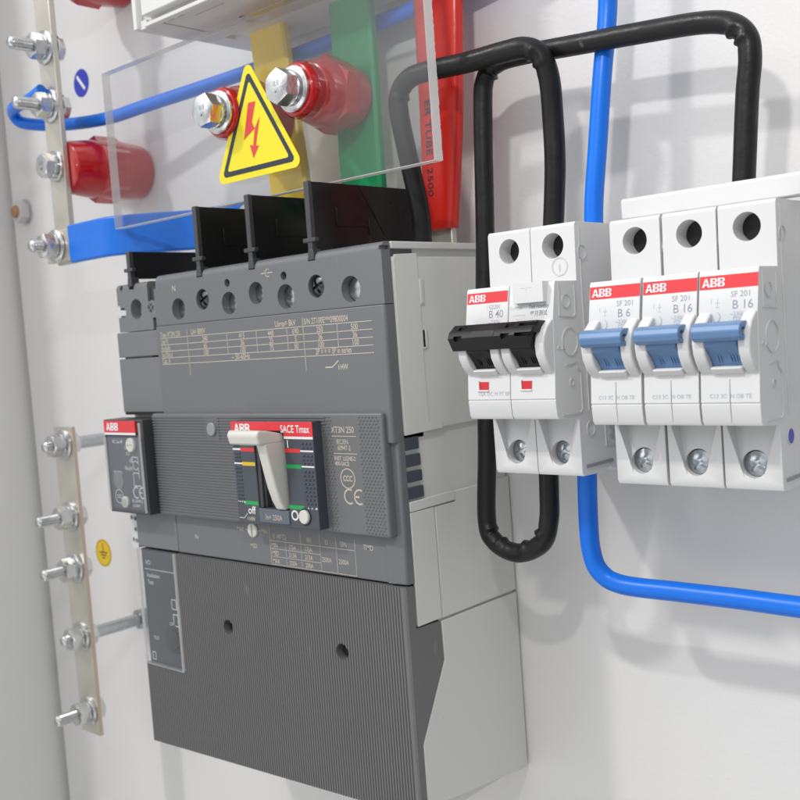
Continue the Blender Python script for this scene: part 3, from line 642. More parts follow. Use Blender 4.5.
stroke(bm, f, [(-30, -44), (-17, -44)], 0.25); put(bm, f, "INST. LIGNE-2", -29.4, -46.6, 2.3, 'LEFT', 0.04, 0.8); put(bm, f, "400-SACE", -29.2, -48.6, 2.3, 'LEFT', 0.04, 0.8)
stroke(bm, f, arc(-23.0, -53.4, 3.7, 0, 360, 40), 0.45); put(bm, f, "CCC", -23.0, -54.4, 3.0, 'CENTER', 0.08, 0.78)
stroke(bm, f, arc(-22.7, -60.2, 2.7, 60, 300, 20), 0.7); stroke(bm, f, arc(-17.4, -60.2, 2.7, 60, 300, 20), 0.7); stroke(bm, f, [(-20.0, -60.2), (-17.6, -60.2)], 0.7)
f = front(-66.68)
put(bm, f, "N", -125.7, -85.4, 3.0, 'CENTER', 0.03)
put(bm, f, "MAX", -96.6, -79.4, 2.5, 'LEFT', 0.02, 0.85); stroke(bm, f, [(-91, -78.5), (-89.6, -78.5)], 0.3); stroke(bm, f, [(-82.6, -78.5), (-81.2, -78.5)], 0.3); put(bm, f, "MIN", -80.8, -79.4, 2.5, 'LEFT', 0.02, 0.85); put(bm, f, "MED", -88.4, -86.0, 2.5, 'LEFT', 0.02, 0.85)
for xx, z0 in ((-75.6, -76.2), (-56.8, -76.6), (-45.6, -77), (-36.4, -77.3), (-26.1, -77.6)): stroke(bm, f, [(xx, z0), (xx, -91.9)], 0.22)
stroke(bm, f, [(-66, -82), (-66, -91.9)], 0.22)
stroke(bm, f, [(-75.6, -82.0), (-26.1, -82.0)], 0.22); stroke(bm, f, [(-75.6, -91.9), (-26.1, -91.9)], 0.22)
for z in (-85.3, -88.6): stroke(bm, f, [(-75.6, z), (-45.6, z)], 0.2)
put(bm, f, "I1 (40°C)", -73.6, -80.9, 2.9, 'LEFT', 0.02, 0.75); put(bm, f, "IN", -53.0, -80.9, 2.9, 'LEFT', 0.02, 0.8); put(bm, f, "I3", -42.6, -81, 2.9, 'LEFT', 0.02, 0.8); put(bm, f, "I3N", -34.0, -81, 2.9, 'LEFT', 0.02, 0.8)
for k, (a, b_) in enumerate((("MIN", "175A"), ("MED", "213A"), ("MAX", "250A"))):
    z = -84.7 - k*3.3; put(bm, f, a, -74.8, z, 2.6, 'LEFT', 0.04, 0.8); put(bm, f, b_, -64.4, z, 2.6, 'LEFT', 0.03, 0.8); put(bm, f, b_, -54.8, z, 2.6, 'LEFT', 0.03, 0.8)
put(bm, f, "2500A", -45.0, -88.0, 2.7, 'LEFT', 0.03, 0.76); put(bm, f, "2500A", -35.6, -88.0, 2.7, 'LEFT', 0.03, 0.76)
f = front(-67.68); 
f = front(-66.68); put(bm, f, "TMD", -21.5, -81.2, 2.9, 'LEFT', 0.02, 0.85)
obj('printing', bm, 'gold_print', cb, smooth=False)
s = lathe(BM(), [(3.1, 0), (3.1, 0.6), (2.7, 0.9)], (-86.0, -66.5, -78.4), (0, -1, 0), 30)
obj('setting_dial', cut(s, [box(BM(), -86.5, -85.5, -70, -66.9, -81, -75.8)]), 'cream', cb)

# ================================================================== residual current module on the breaker's left side
rc = thing('current_monitor', 'narrow grey module with a red ABB badge on the left flank of the breaker', 'relay', (-158, 0, -186))
bm = box(BM(), -173.5, -140.6, -50, -1, -184, 31.5); box(bm, -173.2, -140.6, -62, -50, -93, 26)
obj('housing', bm, 'housing', rc, bev=0.5)
bm = prism(BM(), rounded_top(-67.4, -55, 9.2, 31.2, 2.0), 'x', -170.4, -140.8)
bm = cut(bm, [box(BM(), -173, -168.5, -70, -50, 16, 21.5), box(BM(), -145.8, -139, -70, -60, 22, 33), box(BM(), -143.2, -139, -70, -58, 8, 14.5), cyl(BM(), (-155.5, -72, 19.2), (0, 1, 0), 4.6, 0, 14, 32), cyl(BM(), (-166.4, -72, 29.5), (0, 1, 0), 1.2, 0, 8, 16), cyl(BM(), (-166.5, -72, 18.2), (0, 1, 0), 2.4, 0, 12, 20), box(BM(), -160, -156.2, -70, -60, 28.4, 36)])
obj('upper_cover', bm, 'rcd', rc, bev=0.35)
bm = box(BM(), -173.0, -140.8, -67.6, -55, -2.6, 8.9); box(bm, -173.0, -140.8, -67.6, -55, -28.4, -3.3); obj('front_cover', bm, 'rcd', rc, bev=0.4)
obj('groove', box(BM(), -168, -146, -67.4, -60, -3.4, -2.5), 'hole', rc)
obj('groove', box(BM(), -173, -139.8, -66.8, -60, -29.6, -28.5), 'hole', rc)
obj('side_gap', box(BM(), -146, -140.9, -66, -60, 10.5, 28.2), 'charcoal', rc)
cross_screw(rc, 'cover_screw', -144.2, -67.3, 19.2, 3.4, 'darksteel', 0.6)
bm = cut(box(BM(), -178.6, -146.9, -75.6, -64, -74.6, -31.0), [box(BM(), -177.2, -148.4, -80, -74.9, -73.4, -32)])
bx = obj('relay_box', bm, 'charcoal', rc, bev=0.35)
obj('label_plate', box(BM(), -176.6, -149.4, -75.5, -74, -72.6, -38.4), 'slate', bx)
obj('red_badge', box(BM(), -178.0, -152.4, -76.0, -74, -36.9, -31.5), 'red_print', bx, bev=0.1)
f = front(-76.1); bm = BM(); logo(bm, None, f, f, -175.8, -36.0, 3.6, 0.95); f = front(-75.95); rect(bm, front(-76.0), -178, -152.4, -38.0, -36.95)
obj('badge_lettering', bm, 'white_print', bx, smooth=False)
bm = BM(); f = front(-75.58)
put(bm, f, "RC Sel 4P", -172.4, -42.0, 2.3, 'LEFT', 0.03, 0.9); put(bm, f, "LO", -162.8, -44.6, 2.4, 'LEFT', 0.03); put(bm, f, "0.3", -162, -47.4, 2.4, 'LEFT', 0.03); put(bm, f, "0.5", -159.6, -50.6, 2.4, 'LEFT', 0.03); put(bm, f, "IΔn(A)", -164.0, -54.2, 2.4, 'LEFT', 0.03)
put(bm, f, "TRIPPED", -173.6, -56.5, 2.1, 'LEFT', 0.03, 0.9); stroke(bm, f, arc(-170.6, -67.0, 3.2, 0, 360, 28), 0.4); put(bm, f, "CCC", -170.6, -67.8, 2.4, 'CENTER', 0.07, 0.8)
stroke(bm, f, arc(-156.2, -64.6, 2.5, 60, 300, 16), 0.7); stroke(bm, f, arc(-151.4, -64.6, 2.5, 60, 300, 16), 0.7); stroke(bm, f, [(-153.8, -64.6), (-151.6, -64.6)], 0.6)
put(bm, f, "IEC 60947-2", -160.5, -69.2, 1.9, 'LEFT', 0.03, 0.9); put(bm, f, "Ui 500V", -160, -71.4, 1.9, 'LEFT', 0.03, 0.9); put(bm, f, "TEST", -169.5, -72.0, 1.9, 'LEFT', 0.03)
for a, b_, c_, d_2 in ((-157.8, -48.2, -153, -48.2), (-157.8, -48.2, -157.8, -51), (-153, -48.2, -153, -58), (-157.5, -55.5, -153, -55.5), (-157.5, -55.5, -157.5, -61.5), (-157.5, -61.5, -152, -61.5)): stroke(bm, f, [(a, b_), (c_, d_2)], 0.45)
stroke(bm, f, arc(-155.0, -52.0, 2.0, 0, 360, 20), 0.4)
obj('printing', bm, 'pale_print', bx, smooth=False)
s = lathe(BM(), [(3.3, 0), (3.3, 1.0), (2.9, 1.4)], (-156.8, -75.5, -42.6), (0, -1, 0), 28); obj('setting_dial', cut(s, [box(BM(), -159, -154.6, -79, -76.4, -42.95, -42.25)]), 'cream', bx)
obj('round_window', lathe(BM(), [(4.1, 0), (4.1, 0.2)], (-170.0, -75.5, -61.0 + 1.5), (0, -1, 0), 32), 'rcd', bx)
obj('test_button', lathe(BM(), [(2.6, 0), (2.6, 1.2), (2.1, 1.5)], (-164.9, -75.5, -69.2), (0, -1, 0), 28), 'cream', bx)
obj('clear_lid', box(BM(), -176.9, -148.2, -77.0, -76.15, -73.2, -39.0), 'clear', bx, smooth=False)
obj('lid_edge', box(BM(), -148.2, -147.7, -77.2, -76.3, -73.4, -32.2), 'clearedge', bx, smooth=False); obj('lid_edge', box(BM(), -177.4, -177.0, -77.0, -76.0, -73, -39), 'clearedge', bx, smooth=False)
# lower part of the module
obj('lower_cover', box(BM(), -172.8, -140.6, -66.4, -55, -92.6, -75), 'rcd', rc, bev=0.4)
bm = cut(box(BM(), -178.5, -173.2, -66, -50, -93.5, -76), [cyl(BM(), (x, -70, z), (0, 1, 0), 1.15, 0, 9, 18) for x, z in ((-177.0, -79.2), (-174.2, -79.5), (-174.6, -84.8), (-176.8, -90), (-174.3, -90.4))])
obj('terminal_block', bm, 'mcb_side', rc, bev=0.3)
obj('window_plate', box(BM(), -171.0, -143.2, -66.2, -58, -148.4, -93.6), 'window_slate', rc)
wp = obj('clear_window', box(BM(), -171.4, -142.6, -68.6, -67.8, -148.3, -93.4), 'clear', rc, smooth=False)
bm = box(BM(), -142.5, -141.9, -68.8, -67.5, -148.4, -93.4); box(bm, -172.0, -171.5, -68.4, -67.2, -148.3, -93.4); box(bm, -172, -142, -68.5, -66.4, -148.9, -148.4); obj('window_edge', bm, 'clearedge', wp, smooth=False)
bm = BM(); f = front(-66.28); put(bm, f, "I/O", -168.4, -101.0, 3.0, 'LEFT', 0.04); stroke(bm, f, [(-169.5, -103.2), (-145, -103.2)], 0.35); put(bm, f, "Insulation", -168.0, -107.0, 2.9, 'LEFT', 0.04, 0.9); put(bm, f, "Test", -168.0, -110.4, 2.9, 'LEFT', 0.04, 0.9)
stroke(bm, f, [(-150, -116), (-146.5, -116), (-146.5, -120.5), (-150, -120.5), (-150, -116)], 0.5); stroke(bm, f, [(-149.5, -123), (-146, -123), (-146, -128.5), (-149.5, -128.5), (-149.5, -123)], 0.6); put(bm, f, "ON", -153, -128.6, 2.4, 'LEFT', 0.03); put(bm, f, "TEST", -167, -137, 2.2, 'LEFT', 0.02); stroke(bm, f, [(-169, -143.5), (-166.5, -143.5), (-166.5, -147), (-169, -147), (-169, -143.5)], 0.5)
obj('printing', bm, 'pale_print', rc, smooth=False)
obj('push_button', lathe(BM(), [(6.6, 0), (6.6, 0.5), (4.9, 0.6), (4.9, 1.0), (4.3, 1.2)], (-150.0, -66.2, -135.0), (0, -1, 0), 36), 'charcoal', rc)

# ================================================================== phase barriers
def barrier(x, top, label):
    t = thing('phase_barrier', label, 'barrier', (x, -8, 33), 'black phase barriers along the breaker top')
    bm = box(BM(), x-0.8, x+0.8, -66.5, -8, 33.1, top)
    p = obj('blade', bm, 'barrier', t, bev=0.2)
    bm = box(BM(), x-1.3, x+1.3, -68.2, -66, 33.5, top+0.1); box(bm, x-3.4, x+3.4, -68.6, -66.4, 36.4, 38.0); prism(bm, [(x-1.3, 33.8), (x+1.3, 33.8), (x+1.9, 29.7), (x-1.9, 29.7)], 'y', -68.3, -64)
    obj('front_spine', bm, 'charcoal', t, bev=0.25)
    if top > 50:
        bm = box(BM(), x+0.75, x+1.4, -54, -53.2, 43.5, 50); box(bm, x+0.75, x+1.4, -53.9, -36, 43, 43.8); box(bm, x+0.75, x+1.4, -36, -35.2, 40, 46); prism(bm, [(-40, 59), (-37, 59), (-24, 40), (-27, 40)], 'x', x+0.75, x+1.15)
        obj('embossing', bm, 'barrier', t, bev=0.1)
barrier(-157.8, 45.6, 'shortest black phase barrier, on the narrow module at the breaker edge')
barrier(-106, 59.2, 'black phase barrier nearest the blue flat busbar end')
barrier(-71.5, 59.3, 'black phase barrier just below the warning triangle')
barrier(-36.2, 59.4, 'black phase barrier below the green busbar, closest to the black cable')

# ================================================================== DIN rail devices
rl = thing('din_rail', 'metal mounting rail behind the white miniature breakers', 'rail', (110, 0, -10))
bm = box(BM(), 28, 240, -1.6, -0.2, -22, 3); box(bm, 28, 240, -6, -1.6, 1.8, 3.2); box(bm, 28, 240, -6, -1.6, -22, -20.6); box(bm, 28, 240, -7.2, -6, 1.8, 8); box(bm, 28, 240, -7.2, -6, -27, -20.6)
obj('rail', bm, 'zinc', rl, bev=0.2)
st = thing('busbar_cover', 'plain white plastic strip behind the tops of the three blue switches', 'cover strip', (110, -34, 30))
bm = prism(BM(), [(-40.5, 30.9), (-40.5, 36.9), (-39.5, 37.6), (-33, 37.6), (-33, 30.9)], 'x', 81.5, 240); obj('strip', bm, 'white2', st, bev=0.35)

def yface(z): return -66.4 - (12.3 - z)*0.17 if z > 0 else -68.49 - (0 - z)*0.055
def side_moulding(t, x, dz):
    bm = BM()
    def ring(y, z, r, wd=0.35, n=28):
        for k in range(n):
            a0 = 2*math.pi*k/n; a1 = 2*math.pi*(k+1)/n
            prism(bm, [(y+(r-wd)*math.cos(a0), z+(r-wd)*math.sin(a0)), (y+r*math.cos(a0), z+r*math.sin(a0)), (y+r*math.cos(a1), z+r*math.sin(a1)), (y+(r-wd)*math.cos(a1), z+(r-wd)*math.sin(a1))], 'x', x-0.1, x+0.22)
    def line(pts, wd=0.4):
        for (a, b), (c, d) in zip(pts, pts[1:]):
            l = math.hypot(c-a, d-b); nx, ny = -(d-b)/l*wd/2, (c-a)/l*wd/2
            prism(bm, [(a+nx, b+ny), (a-nx, b-ny), (c-nx, d-ny), (c+nx, d+ny)], 'x', x-0.1, x+0.22)
    ring(-49.6, 21.5+dz, 2.5); ring(-60.8, 6.0+dz, 2.3); ring(-59.8, -7.0+dz, 4.6); ring(-50.5, -36+dz, 2.5); ring(-60, -20+dz, 1.3); ring(-66.2, -8.6+dz, 0.6); ring(-63.8, -9+dz, 0.7)
    line([(-64.6, 11.5+dz), (-64.8, 1.4+dz), (-56.6, 0.8+dz), (-55.6, 2+dz), (-55.4, 11+dz)])
    line([(-63, -14.4+dz), (-57, -13.8+dz), (-56.4, -16+dz), (-54.6, -17+dz), (-54.6, -29+dz), (-56, -30.2+dz), (-66, -30+dz)])
    line([(-50.8, 30+dz), (-50.8, -30+dz)], 0.3); line([(-30, 26+dz), (-27, 22+dz), (-29, 16+dz), (-26, 10+dz)], 0.3)
    line([(-41.5, -28.5+dz), (-33.5, -28.5+dz), (-33.5, -42.8+dz), (-41.5, -42.8+dz), (-41.5, -28.5+dz)], 0.4)
    o = obj('side_moulding', bm, 'mcb_side', t, smooth=False)
    bm = BM()
    v2, fs = text2d("ABB", 6.0, 'LEFT', 0.05)
    vv = [bm.verts.new((x+0.15, -34.8-p[1], -42+dz+p[0])) for p in v2]
    for q in fs: bm.faces.new([vv[i] for i in q])
    bm3 = box(BM(), x-0.1, x+0.3, -54.5, -38, -48.6+dz, -47.6+dz); obj('side_slot', bm3, 'grey_print', t)
    obj('side_lettering', bm, 'faint_print', t, smooth=False)

def din_body(t, x0, n, dz, name='body', seams=True, pole=17.6):
    W = pole*n - 0.45
    prof = [(-7, 30.8), (-30, 31.3), (-52.2, 31.4), (-53.0, 30.4), (-53.6, 12.4), (-66.0, 12.4), (-66.5, 11.6), (-68.4, 1.0), (-69.3, -17.5), (-69.9, -24.4), (-69.55, -24.5), (-69.55, -24.9), (-69.9, -25.0), (-69.4, -29.8), (-68.6, -31.0), (-57.0, -32.2), (-56.9, -49.8), (-56.2, -51.0), (-43, -51.4), (-40, -50.2), (-34, -52.0), (-7, -51)]
    bm = prism(BM(), [(y, z+dz) for y, z in prof], 'x', x0, x0+W)
    cs = []
    for k in range(n):
        a = x0 + k*pole; c = a + (pole-0.35)/2
        cs.append(cyl(BM(), (c, -60, 24.4+dz), (0, 1, 0), 4.15, 0, 22, 36))
        cs.append(hull(BM(), [(a+0.9, -58.5, -31.6+dz), (a+pole-1.3, -58.5, -31.6+dz), (a+1.6, -52.5, -32.4+dz), (a+pole-2.0, -52.5, -32.4+dz), (c-2.6, -57.1, -48.2+dz), (c+2.6, -57.1, -48.2+dz), (a+0.9, -58.5, -31+dz), (a+pole-1.3, -58.5, -31+dz)]))
        cs.append(cyl(BM(), (c, -62, -43.6+dz), (0, 1, 0), 3.95, 0, 14, 36))
        cs.append(box(BM(), a+3.9, a+pole-4.1, -80, -61, -15.0+dz, -2.6+dz))
        if seams: cs.append(box(BM(), c-0.12, c+0.12, -80, yface(-20)+0.5, -30.5+dz, -18+dz))
    for k in range(1, n):
        a = x0 + k*pole - 0.3
        for q in (box(BM(), a, a+0.3, -80, -51.8, -53+dz, 34+dz),): cs.append(q)
    b = obj(name, cut(bm, cs), 'white', t, bev=0.32)
    bm = BM()
    for k in range(n):
        a = x0 + k*pole; c = a + (pole-0.35)/2
        for (u0, u1) in ((a+0.25, a+3.9), (a+pole-4.1, a+pole-0.6)):
            pr = [(-66, 1.4), (-69.2, 0.4), (-72.0, -1.8), (-73.8, -4.6), (-74.4, -7.6), (-73.9, -10.6), (-72.4, -13.4), (-70.6, -15.4), (-69.0, -16.4), (-66, -16.4)]
            prism(bm, [(y, z+dz) for y, z in pr], 'x', u0, u1)
        prism(bm, [(y, z+dz) for y, z in ((-64, -14.0), (-71.0, -14.3), (-71.8, -14.8), (-70.2, -16.4), (-64, -16.8))], 'x', a+4.0, a+pole-4.4)
    obj('toggle_guard', bm, 'white', t, bev=0.4)
    for k in range(n):
        c = x0 + k*pole + (pole-0.35)/2
        obj('terminal_hole', cyl(BM(), (c, -45.6, 24.4+dz), (0, -1, 0), 4.12, 0, 1), 'hole', t)
    return b
def toggle(t, x0, dz, m, bar=True, pole=17.6):
    a = x0
    r = obj('toggle', prism(BM(), [(y, z+dz) for y, z in ((-62, -3.2), (-70, -3.2), (-74.4, -4.5), (-74.6, -8.4), (-72.8, -10.0), (-70.8, -12.2), (-69.6, -14.3), (-62, -14.3))], 'x', a+4.1, a+pole-4.3), m, t, bev=0.3)
    if bar:
        b = prism(BM(), [(y, z+dz) for y, z in ((-68.4, -1.9), (-74.8, -2.0), (-76.6, -2.7), (-77.4, -4.4), (-76.9, -6.2), (-75.4, -7.2), (-69.5, -7.2))], 'x', a+1.4, a+pole-2.0)
        b = cut(b, [cyl(BM(), (a+pole-3.5, -74.7, -4.7+dz), (1, 0, 0), 1.15, 0, 6, 20), box(BM(), a+3.2, a+8.6, -79, -76.6, -7.1+dz, -6.4+dz)])
        obj('grip_bar', b, m, r, bev=0.55, seg=3)
    bm = BM()
    for xx in (6.2, 7.0, 9.9, 10.7, 11.5): prism(bm, [(y, z+dz) for y, z in ((-72.0, -10.6), (-72.3, -10.6), (-70.6, -13.2), (-70.2, -13.2))], 'x', a+xx, a+xx+0.35)
    obj('embossing', bm, m, r, smooth=False)
    return r
def low_screws(t, x0, n, dz, y, m, pole=17.6):
    for k in range(n): cross_screw(t, 'terminal_screw', x0 + k*pole + (pole-0.35)/2, y, -43.7+dz, 3.7, m, 1.2)

# ---- two pole breaker with test button
RX = 36.6
rb2 = thing('double_breaker', 'white two pole breaker with wide black handle and test button', 'circuit breaker', (RX+17.5, 0, -51))
din_body(rb2, RX, 2, 0.0, seams=False)
for k in range(2): toggle(rb2, RX+17.6*k, 0, 'black', bar=False)
bm = prism(BM(), [(-68.6, 0.2), (-73.8, 0.6), (-77.0, -1.6), (-78.0, -3.6), (-75.6, -7.8), (-69.5, -7.8)], 'x', RX-0.6, RX+32.6)
cs = []
for x0_ in (RX+2.4, RX+21.4):
    cs += [box(BM(), x0_, x0_+3.2, -80, -74.4, -1.2, 0.0), box(BM(), x0_-0.6, x0_+2.6, -80, -76.4, -4.6, -2.9)]
cs += [box(BM(), RX+26.2, RX+36, -80, -75.6, -4.0, -2.9), box(BM(), RX+26.4, RX+36, -80, -73.6, -0.9, 0.0), prism(BM(), [(RX+31.2, -3.2), (RX+36, -3.2), (RX+36, -9), (RX+30.4, -9)], 'y', -80, -66)]
hb = obj('handle_bar', cut(bm, cs), 'black', rb2, bev=0.4)
obj('handle_label', prism(BM(), [(-76.95, -1.6), (-77.08, -1.6), (-78.08, -3.5), (-77.9, -3.5)], 'x', RX+9, RX+18), 'black', hb, smooth=False)
fz = lambda off: (lambda a, b: (a, yface(b)-off, b))
bm = box(BM(), 0, 1, 0, 1, 0, 1); bm.free()
def band(t, x0, x1, z0, z1, off=0.08):
    bm = BM(); f = fz(off); n = 6
    for k in range(n): rect(bm, f, x0, x1, z0+(z1-z0)*k/n, z0+(z1-z0)*(k+1)/n)
    return obj('red_band', bm, 'red_print', t, smooth=False)
band(rb2, RX+0.3, RX+16.9, 7.3, 10.9)
bm = BM(); b2 = BM(); logo(bm, b2, fz(0.13), fz(0.17), RX+1.0, 7.9, 2.35, 1.02); obj('logo', bm, 'white_print', rb2, smooth=False); obj('logo_gaps', b2, 'red_print', rb2, smooth=False)
bm = BM(); f = fz(0.08); put(bm, f, "GS201", RX+9.4, 5.2, 2.0, 'LEFT', 0.0, 0.9); put(bm, f, "B 40", RX+9.4, 2.3, 3.6, 'LEFT', 0.01, 0.9); put(bm, f, "~230V", RX+9.4, 0.2, 2.0, 'LEFT', 0.0, 0.9)
put(bm, f, "Test monthly", RX+25.4, 4.3, 1.9, 'LEFT', 0.05, 0.74); put(bm, f, "每月测试", RX+26.0, 2.0, 1.9, 'LEFT', 0.05, 0.86); obj('printing', bm, 'grey_print', rb2, smooth=False)
bm = BM(); put(bm, f, "I△n=0.03A", RX+17.9, 4.3, 1.5, 'LEFT', 0.0, 0.72); stroke(bm, f, [(RX+19.4, 2.4), (RX+24, 2.4), (RX+24, -0.4), (RX+19.4, -0.4), (RX+19.4, 2.4)], 0.22); put(bm, f, "~", RX+20.4, 0.2, 3.2)
put(bm, f, "10000", RX+10, -2.0, 2.0, 'LEFT', 0.0, 0.9)
put(bm, f, "T5A DC N FT BF", RX+4.2, -23.2, 1.9, 'LEFT', 0.02, 0.95); stroke(bm, f, [(RX+8.8, 6.6), (RX+8.8, -1)], 0.14)
stroke(bm, f, [(RX+17.2, 11), (RX+17.2, 0)], 0.16)
f = front(-57.25)
obj('small_printing', bm, 'faint_print', rb2, smooth=False)
bm = BM(); f = front(-53.75)
f2 = lambda a, b: (a, -53.55 + (b-20)*0.033, b)
stroke(bm, f2, arc(RX+28.6, 17.4, 2.9, 0, 360, 32), 0.3); put(bm, f2, "1", RX+28.6, 15.9, 3.6, 'CENTER')
stroke(bm, lambda a, b: (a, -54.9-(b+32)*-0.28*0 - 0.0, b), [], 0.3)
obj('embossed_mark', bm, 'mcb_side', rb2, smooth=False)
bm = cut(box(BM(), RX+20.6, RX+32.2, -69.4, -64, 6.2, 12.6), [box(BM(), RX+24, RX+28.2, -70, -69.25, 10.7, 10.9), box(BM(), RX+26.0, RX+26.2, -70, -69.25, 8, 10.7)])
obj('test_button', bm, 'white2', rb2, bev=0.4)
for k in range(2):
    x = RX + 5.0 + 17.2*k
    bm = box(BM(), x, x+3.7, -69.7, -69.2, -21.2, -18.6); obj('status_flag', bm, 'red_flag', rb2)
    bm = box(BM(), x-0.7, x, -70.1, -69.2, -21.6, -18.2); box(bm, x, x+3.7, -70.1, -69.2, -21.7, -21.2); obj('flag_frame', bm, 'white2', rb2)
low_screws(rb2, RX, 2, 0.0, -53.4, 'steel')
side_moulding(rb2, RX+34.85, 0.0)

# ---- three single pole breakers
def printing(t, x0, dz, rating):
    bm = BM(); g_ = lambda off: (lambda a, b: (a, yface(b-dz)-off, b))
    b2 = BM(); logo(bm, b2, g_(0.13), g_(0.17), x0+0.9, 7.75+dz, 2.45, 0.95); obj('logo', bm, 'white_print', t, smooth=False); obj('logo_gaps', b2, 'red_print', t, smooth=False)
    bm = BM(); f = g_(0.08)
    put(bm, f, "SF 201", x0+9.4, 4.6+dz, 2.3, 'LEFT', 0.0, 0.95); put(bm, f, rating, x0+9.8, 1.3+dz, 3.5, 'LEFT', 0.02, 0.95); obj('printing', bm, 'grey_print', t, smooth=False)
    bm = BM(); put(bm, f, "~230/400V", x0+9.2, -0.6+dz, 1.8, 'LEFT', 0.0, 0.9); put(bm, f, "6000", x0+10.6, -2.8+dz, 2.0, 'LEFT', 0.0); stroke(bm, f, [(x0+10.2, -1.0+dz), (x0+15.4, -1.0+dz), (x0+15.4, -3.2+dz), (x0+10.2, -3.2+dz), (x0+10.2, -1.0+dz)], 0.15)
    put(bm, f, "1", x0+3.2, 3.0+dz, 2.2); put(bm, f, "2", x0+3.2, -1.4+dz, 2.2); stroke(bm, f, [(x0+5.6, 4.4+dz), (x0+5.6, 2.2+dz)], 0.2); stroke(bm, f, [(x0+4.9, 3.2+dz), (x0+6.3, 3.2+dz)], 0.2); stroke(bm, f, [(x0+5.0, 2.0+dz), (x0+6.2, 2.0+dz)], 0.2); stroke(bm, f, arc(x0+4.8, -0.6+dz, 1.5, -60, 60, 8), 0.2)
    put(bm, f, "C13 3C  N OB TE", x0+2.6, -23.2+dz, 1.7, 'LEFT', 0.02, 0.95); stroke(bm, f, [(x0+8.9, 11.2+dz), (x0+8.9, -3+dz)], 0.12)
    obj('small_printing', bm, 'faint_print', t, smooth=False)
DZ = -1.7
XS = (84.2, 102.25, 120.0)
proto = thing('single_breaker', 'white single pole breaker rated B 6 with blue toggle', 'circuit breaker', (XS[0]+8.7, 0, -53), 'row of single pole breakers with blue toggles')
din_body(proto, XS[0], 1, DZ); toggle(proto, XS[0], DZ, 'toggle_blue'); band(proto, 0, 1, 0, 1)
bo = [c for c in proto.children if c.name.startswith('red_band')][0]
bpy.data.objects.remove(bo)
bm = BM()
for k in range(6): rect(bm, lambda a, b: (a, yface(b-DZ)-0.08, b), XS[0]+0.15, XS[0]+17.15, 7.1+DZ+k*0.63, 7.1+DZ+(k+1)*0.63)
obj('red_band', bm, 'red_print', proto, smooth=False)
low_screws(proto, XS[0], 1, DZ, -54.6, 'steel')
side_moulding(proto, XS[0]+17.25, DZ)
for x, lab in ((XS[1], 'middle single pole breaker rated B 16 with blue toggle, between its two twins'), (XS[2], 'single pole breaker rated B 16 with blue toggle at the end of the row')):
    c = proto.copy(); COL.objects.link(c); c.location.x = (x+8.7)*S; c['label'] = lab; BASE[c.name] = Vector((x+8.7, 0, -53))
    for ch in list(proto.children):
        d = ch.copy(); COL.objects.link(d); d.parent = c
        for g2 in ch.children:
            e2 = g2.copy(); COL.objects.link(e2); e2.parent = d
    printing(c, x, DZ, "B 16")
    if x == XS[2]: obj('blue_plug', lathe(BM(), [(2.1, 0), (2.1, 0.25)], (x+17.2, -50.5, -36+DZ), (1, 0, 0), 28), 'label_blue', c)
printing(proto, XS[0], DZ, "B 6")

# ================================================================== cables
def cable(name, label, cat, pts, r, m, crease=None, sub=12):
    p = spline(pts, sub); bm = tube(BM(), p, r, 22, crease)
    b = pts[0]; o = obj(name, bm, m, None, ang=60, base=b); return tag(o, label, cat)
A = [(-12.5, -30.0, 32.8), (-10.2, -33.0, 46.4), (-10.9, -37.0, 67.0), (-12.1, -39.0, 83.7), (-10.8, -39.0, 91.0), (-5.4, -39.0, 95.0), (4.1, -39.0, 95.6), (20.3, -38.0, 95.0), (37.1, -37.0, 95.2), (45.3, -36.0, 94.8), (49.9, -34.0, 91.6), (51.1, -31.0, 83.9), (49.7, -28.0, 70.1), (48.6, -27.0, 53.0), (45.1, -26.0, 28.0)]
B = [(44.7, -37.0, -46), (44.2, -37.0, -60), (43.3, -37.0, -70.9), (39.5, -37.0, -79.6), (28.0, -36.0, -84.4), (16.9, -35.0, -81.2), (13.0, -34.0, -72.5), (14.1, -32.0, -43.1), (15.3, -29.0, 9.6), (16.8, -28.0, 35.6), (19.5, -28.0, 79.4), (21.4, -28.0, 90.0), (26.8, -28.0, 94.6), (37.6, -28.0, 95.2), (62.4, -28.0, 93.3), (85.2, -28.0, 91.5), (106.0, -28.0, 89.5), (115.7, -28.0, 86.8), (120.6, -28.0, 82.0), (121.5, -28.0, 75.0), (119.9, -28.0, 62.9), (116.8, -28.0, 30)]
V = Vector
cable('black_cable', 'black sleeved cable arching from behind the grey breaker to the two pole breaker', 'cable', A, 3.75, 'cable_black',
      [(V((47.5, -35, 93.5)), V((-0.5, -0.7, -0.5)), 0.9, 2.2), (V((50.3, -33.5, 89.5)), V((-0.6, -0.7, -0.3)), 0.7, 2.0), (V((-11.6, -39, 89)), V((0.7, 0, -0.7)), 1.0, 2.2)])
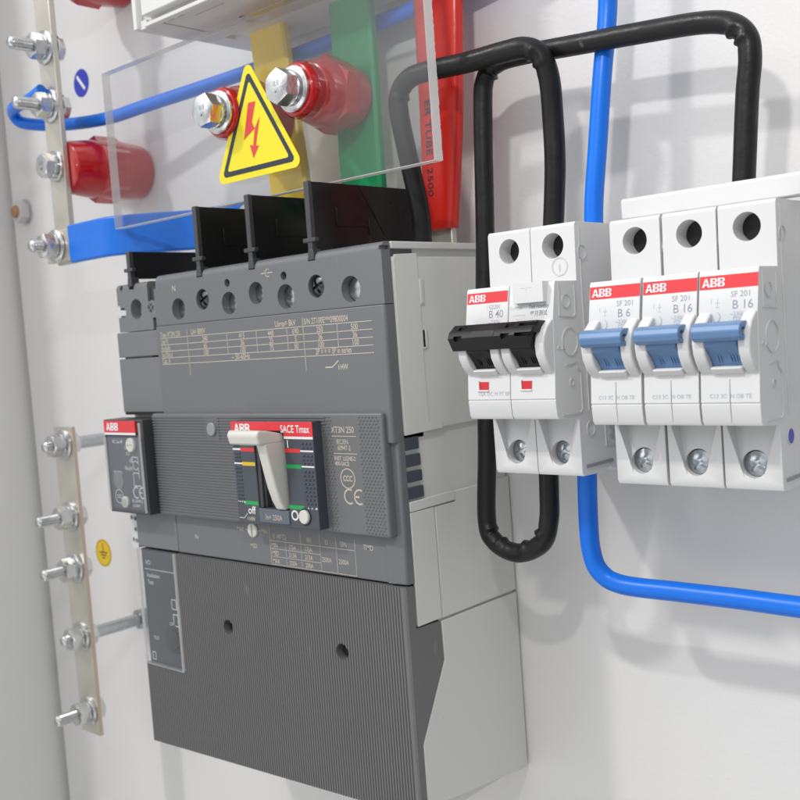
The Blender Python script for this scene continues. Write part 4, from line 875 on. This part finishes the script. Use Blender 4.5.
cable('black_cable', 'long black sleeved cable with a wrinkled U bend, running up to the last single breaker', 'cable', B, 3.55, 'cable_black',
      [(V((41.5, -37, -76.5)), V((-0.6, -0.3, 0.7)), 1.1, 2.0), (V((33, -36.5, -83)), V((-0.2, -0.3, 0.9)), 0.9, 2.2), (V((20, -35.5, -83)), V((0.3, -0.3, 0.9)), 0.9, 2.0), (V((14, -34.5, -77)), V((0.7, -0.3, 0.6)), 1.1, 2.2),
       (V((117.5, -28, 85.8)), V((-0.5, -0.6, -0.6)), 0.9, 2.2), (V((120.8, -28, 81.5)), V((-0.7, -0.6, -0.4)), 0.7, 2.0), (V((22.5, -28, 92.5)), V((0.7, 0, -0.7)), 1.2, 2.2)])
Cc = [(72.5, -22.0, 135), (71.0, -22.0, 111.9), (69.9, -22.0, 100.5), (67.7, -24.0, 80.6), (65.4, -25.0, 60.7), (63.0, -26.0, 40.5), (61.9, -26.0, 26.0)]
D = [(60.9, -37.0, -46), (60.4, -37.0, -53), (58.5, -35.0, -69.0), (57.6, -33.0, -81.3), (60.0, -32.0, -89.0), (67.9, -31.0, -93.0), (89.2, -30.0, -93.4), (110.1, -30.0, -93.3), (129.4, -30.0, -93.5), (160, -30.0, -93.4), (230, -30, -93.4)]
Ee = [(-243.0, -53.5, 138), (-254.0, -55.0, 135), (-278.0, -50.0, 136.8), (-292.0, -44.0, 137.0), (-291.5, -40.0, 132.0), (-273.6, -36.0, 127.6), (-250.0, -32.0, 124.3), (-222.5, -28.0, 122.7), (-196.4, -24.0, 124.0), (-158.3, -18.0, 125.8), (-125.0, -14.0, 127.2), (-72.8, -12.0, 128.5), (-23.1, -12.0, 130.3), (0.5, -12.0, 131.9), (40, -12, 140), (70, -12, 165)]
cable('blue_cable', 'blue wire dropping from the top edge into the two pole breaker', 'cable', Cc, 3.3, 'cable_blue')
cable('blue_cable', 'blue wire bending below the two pole breaker and leaving to the right', 'cable', D, 3.4, 'cable_blue')
cable('blue_cable', 'blue wire looping round the bolt of the vertical bar and behind the clear sheet', 'cable', Ee, 3.3, 'cable_blue')
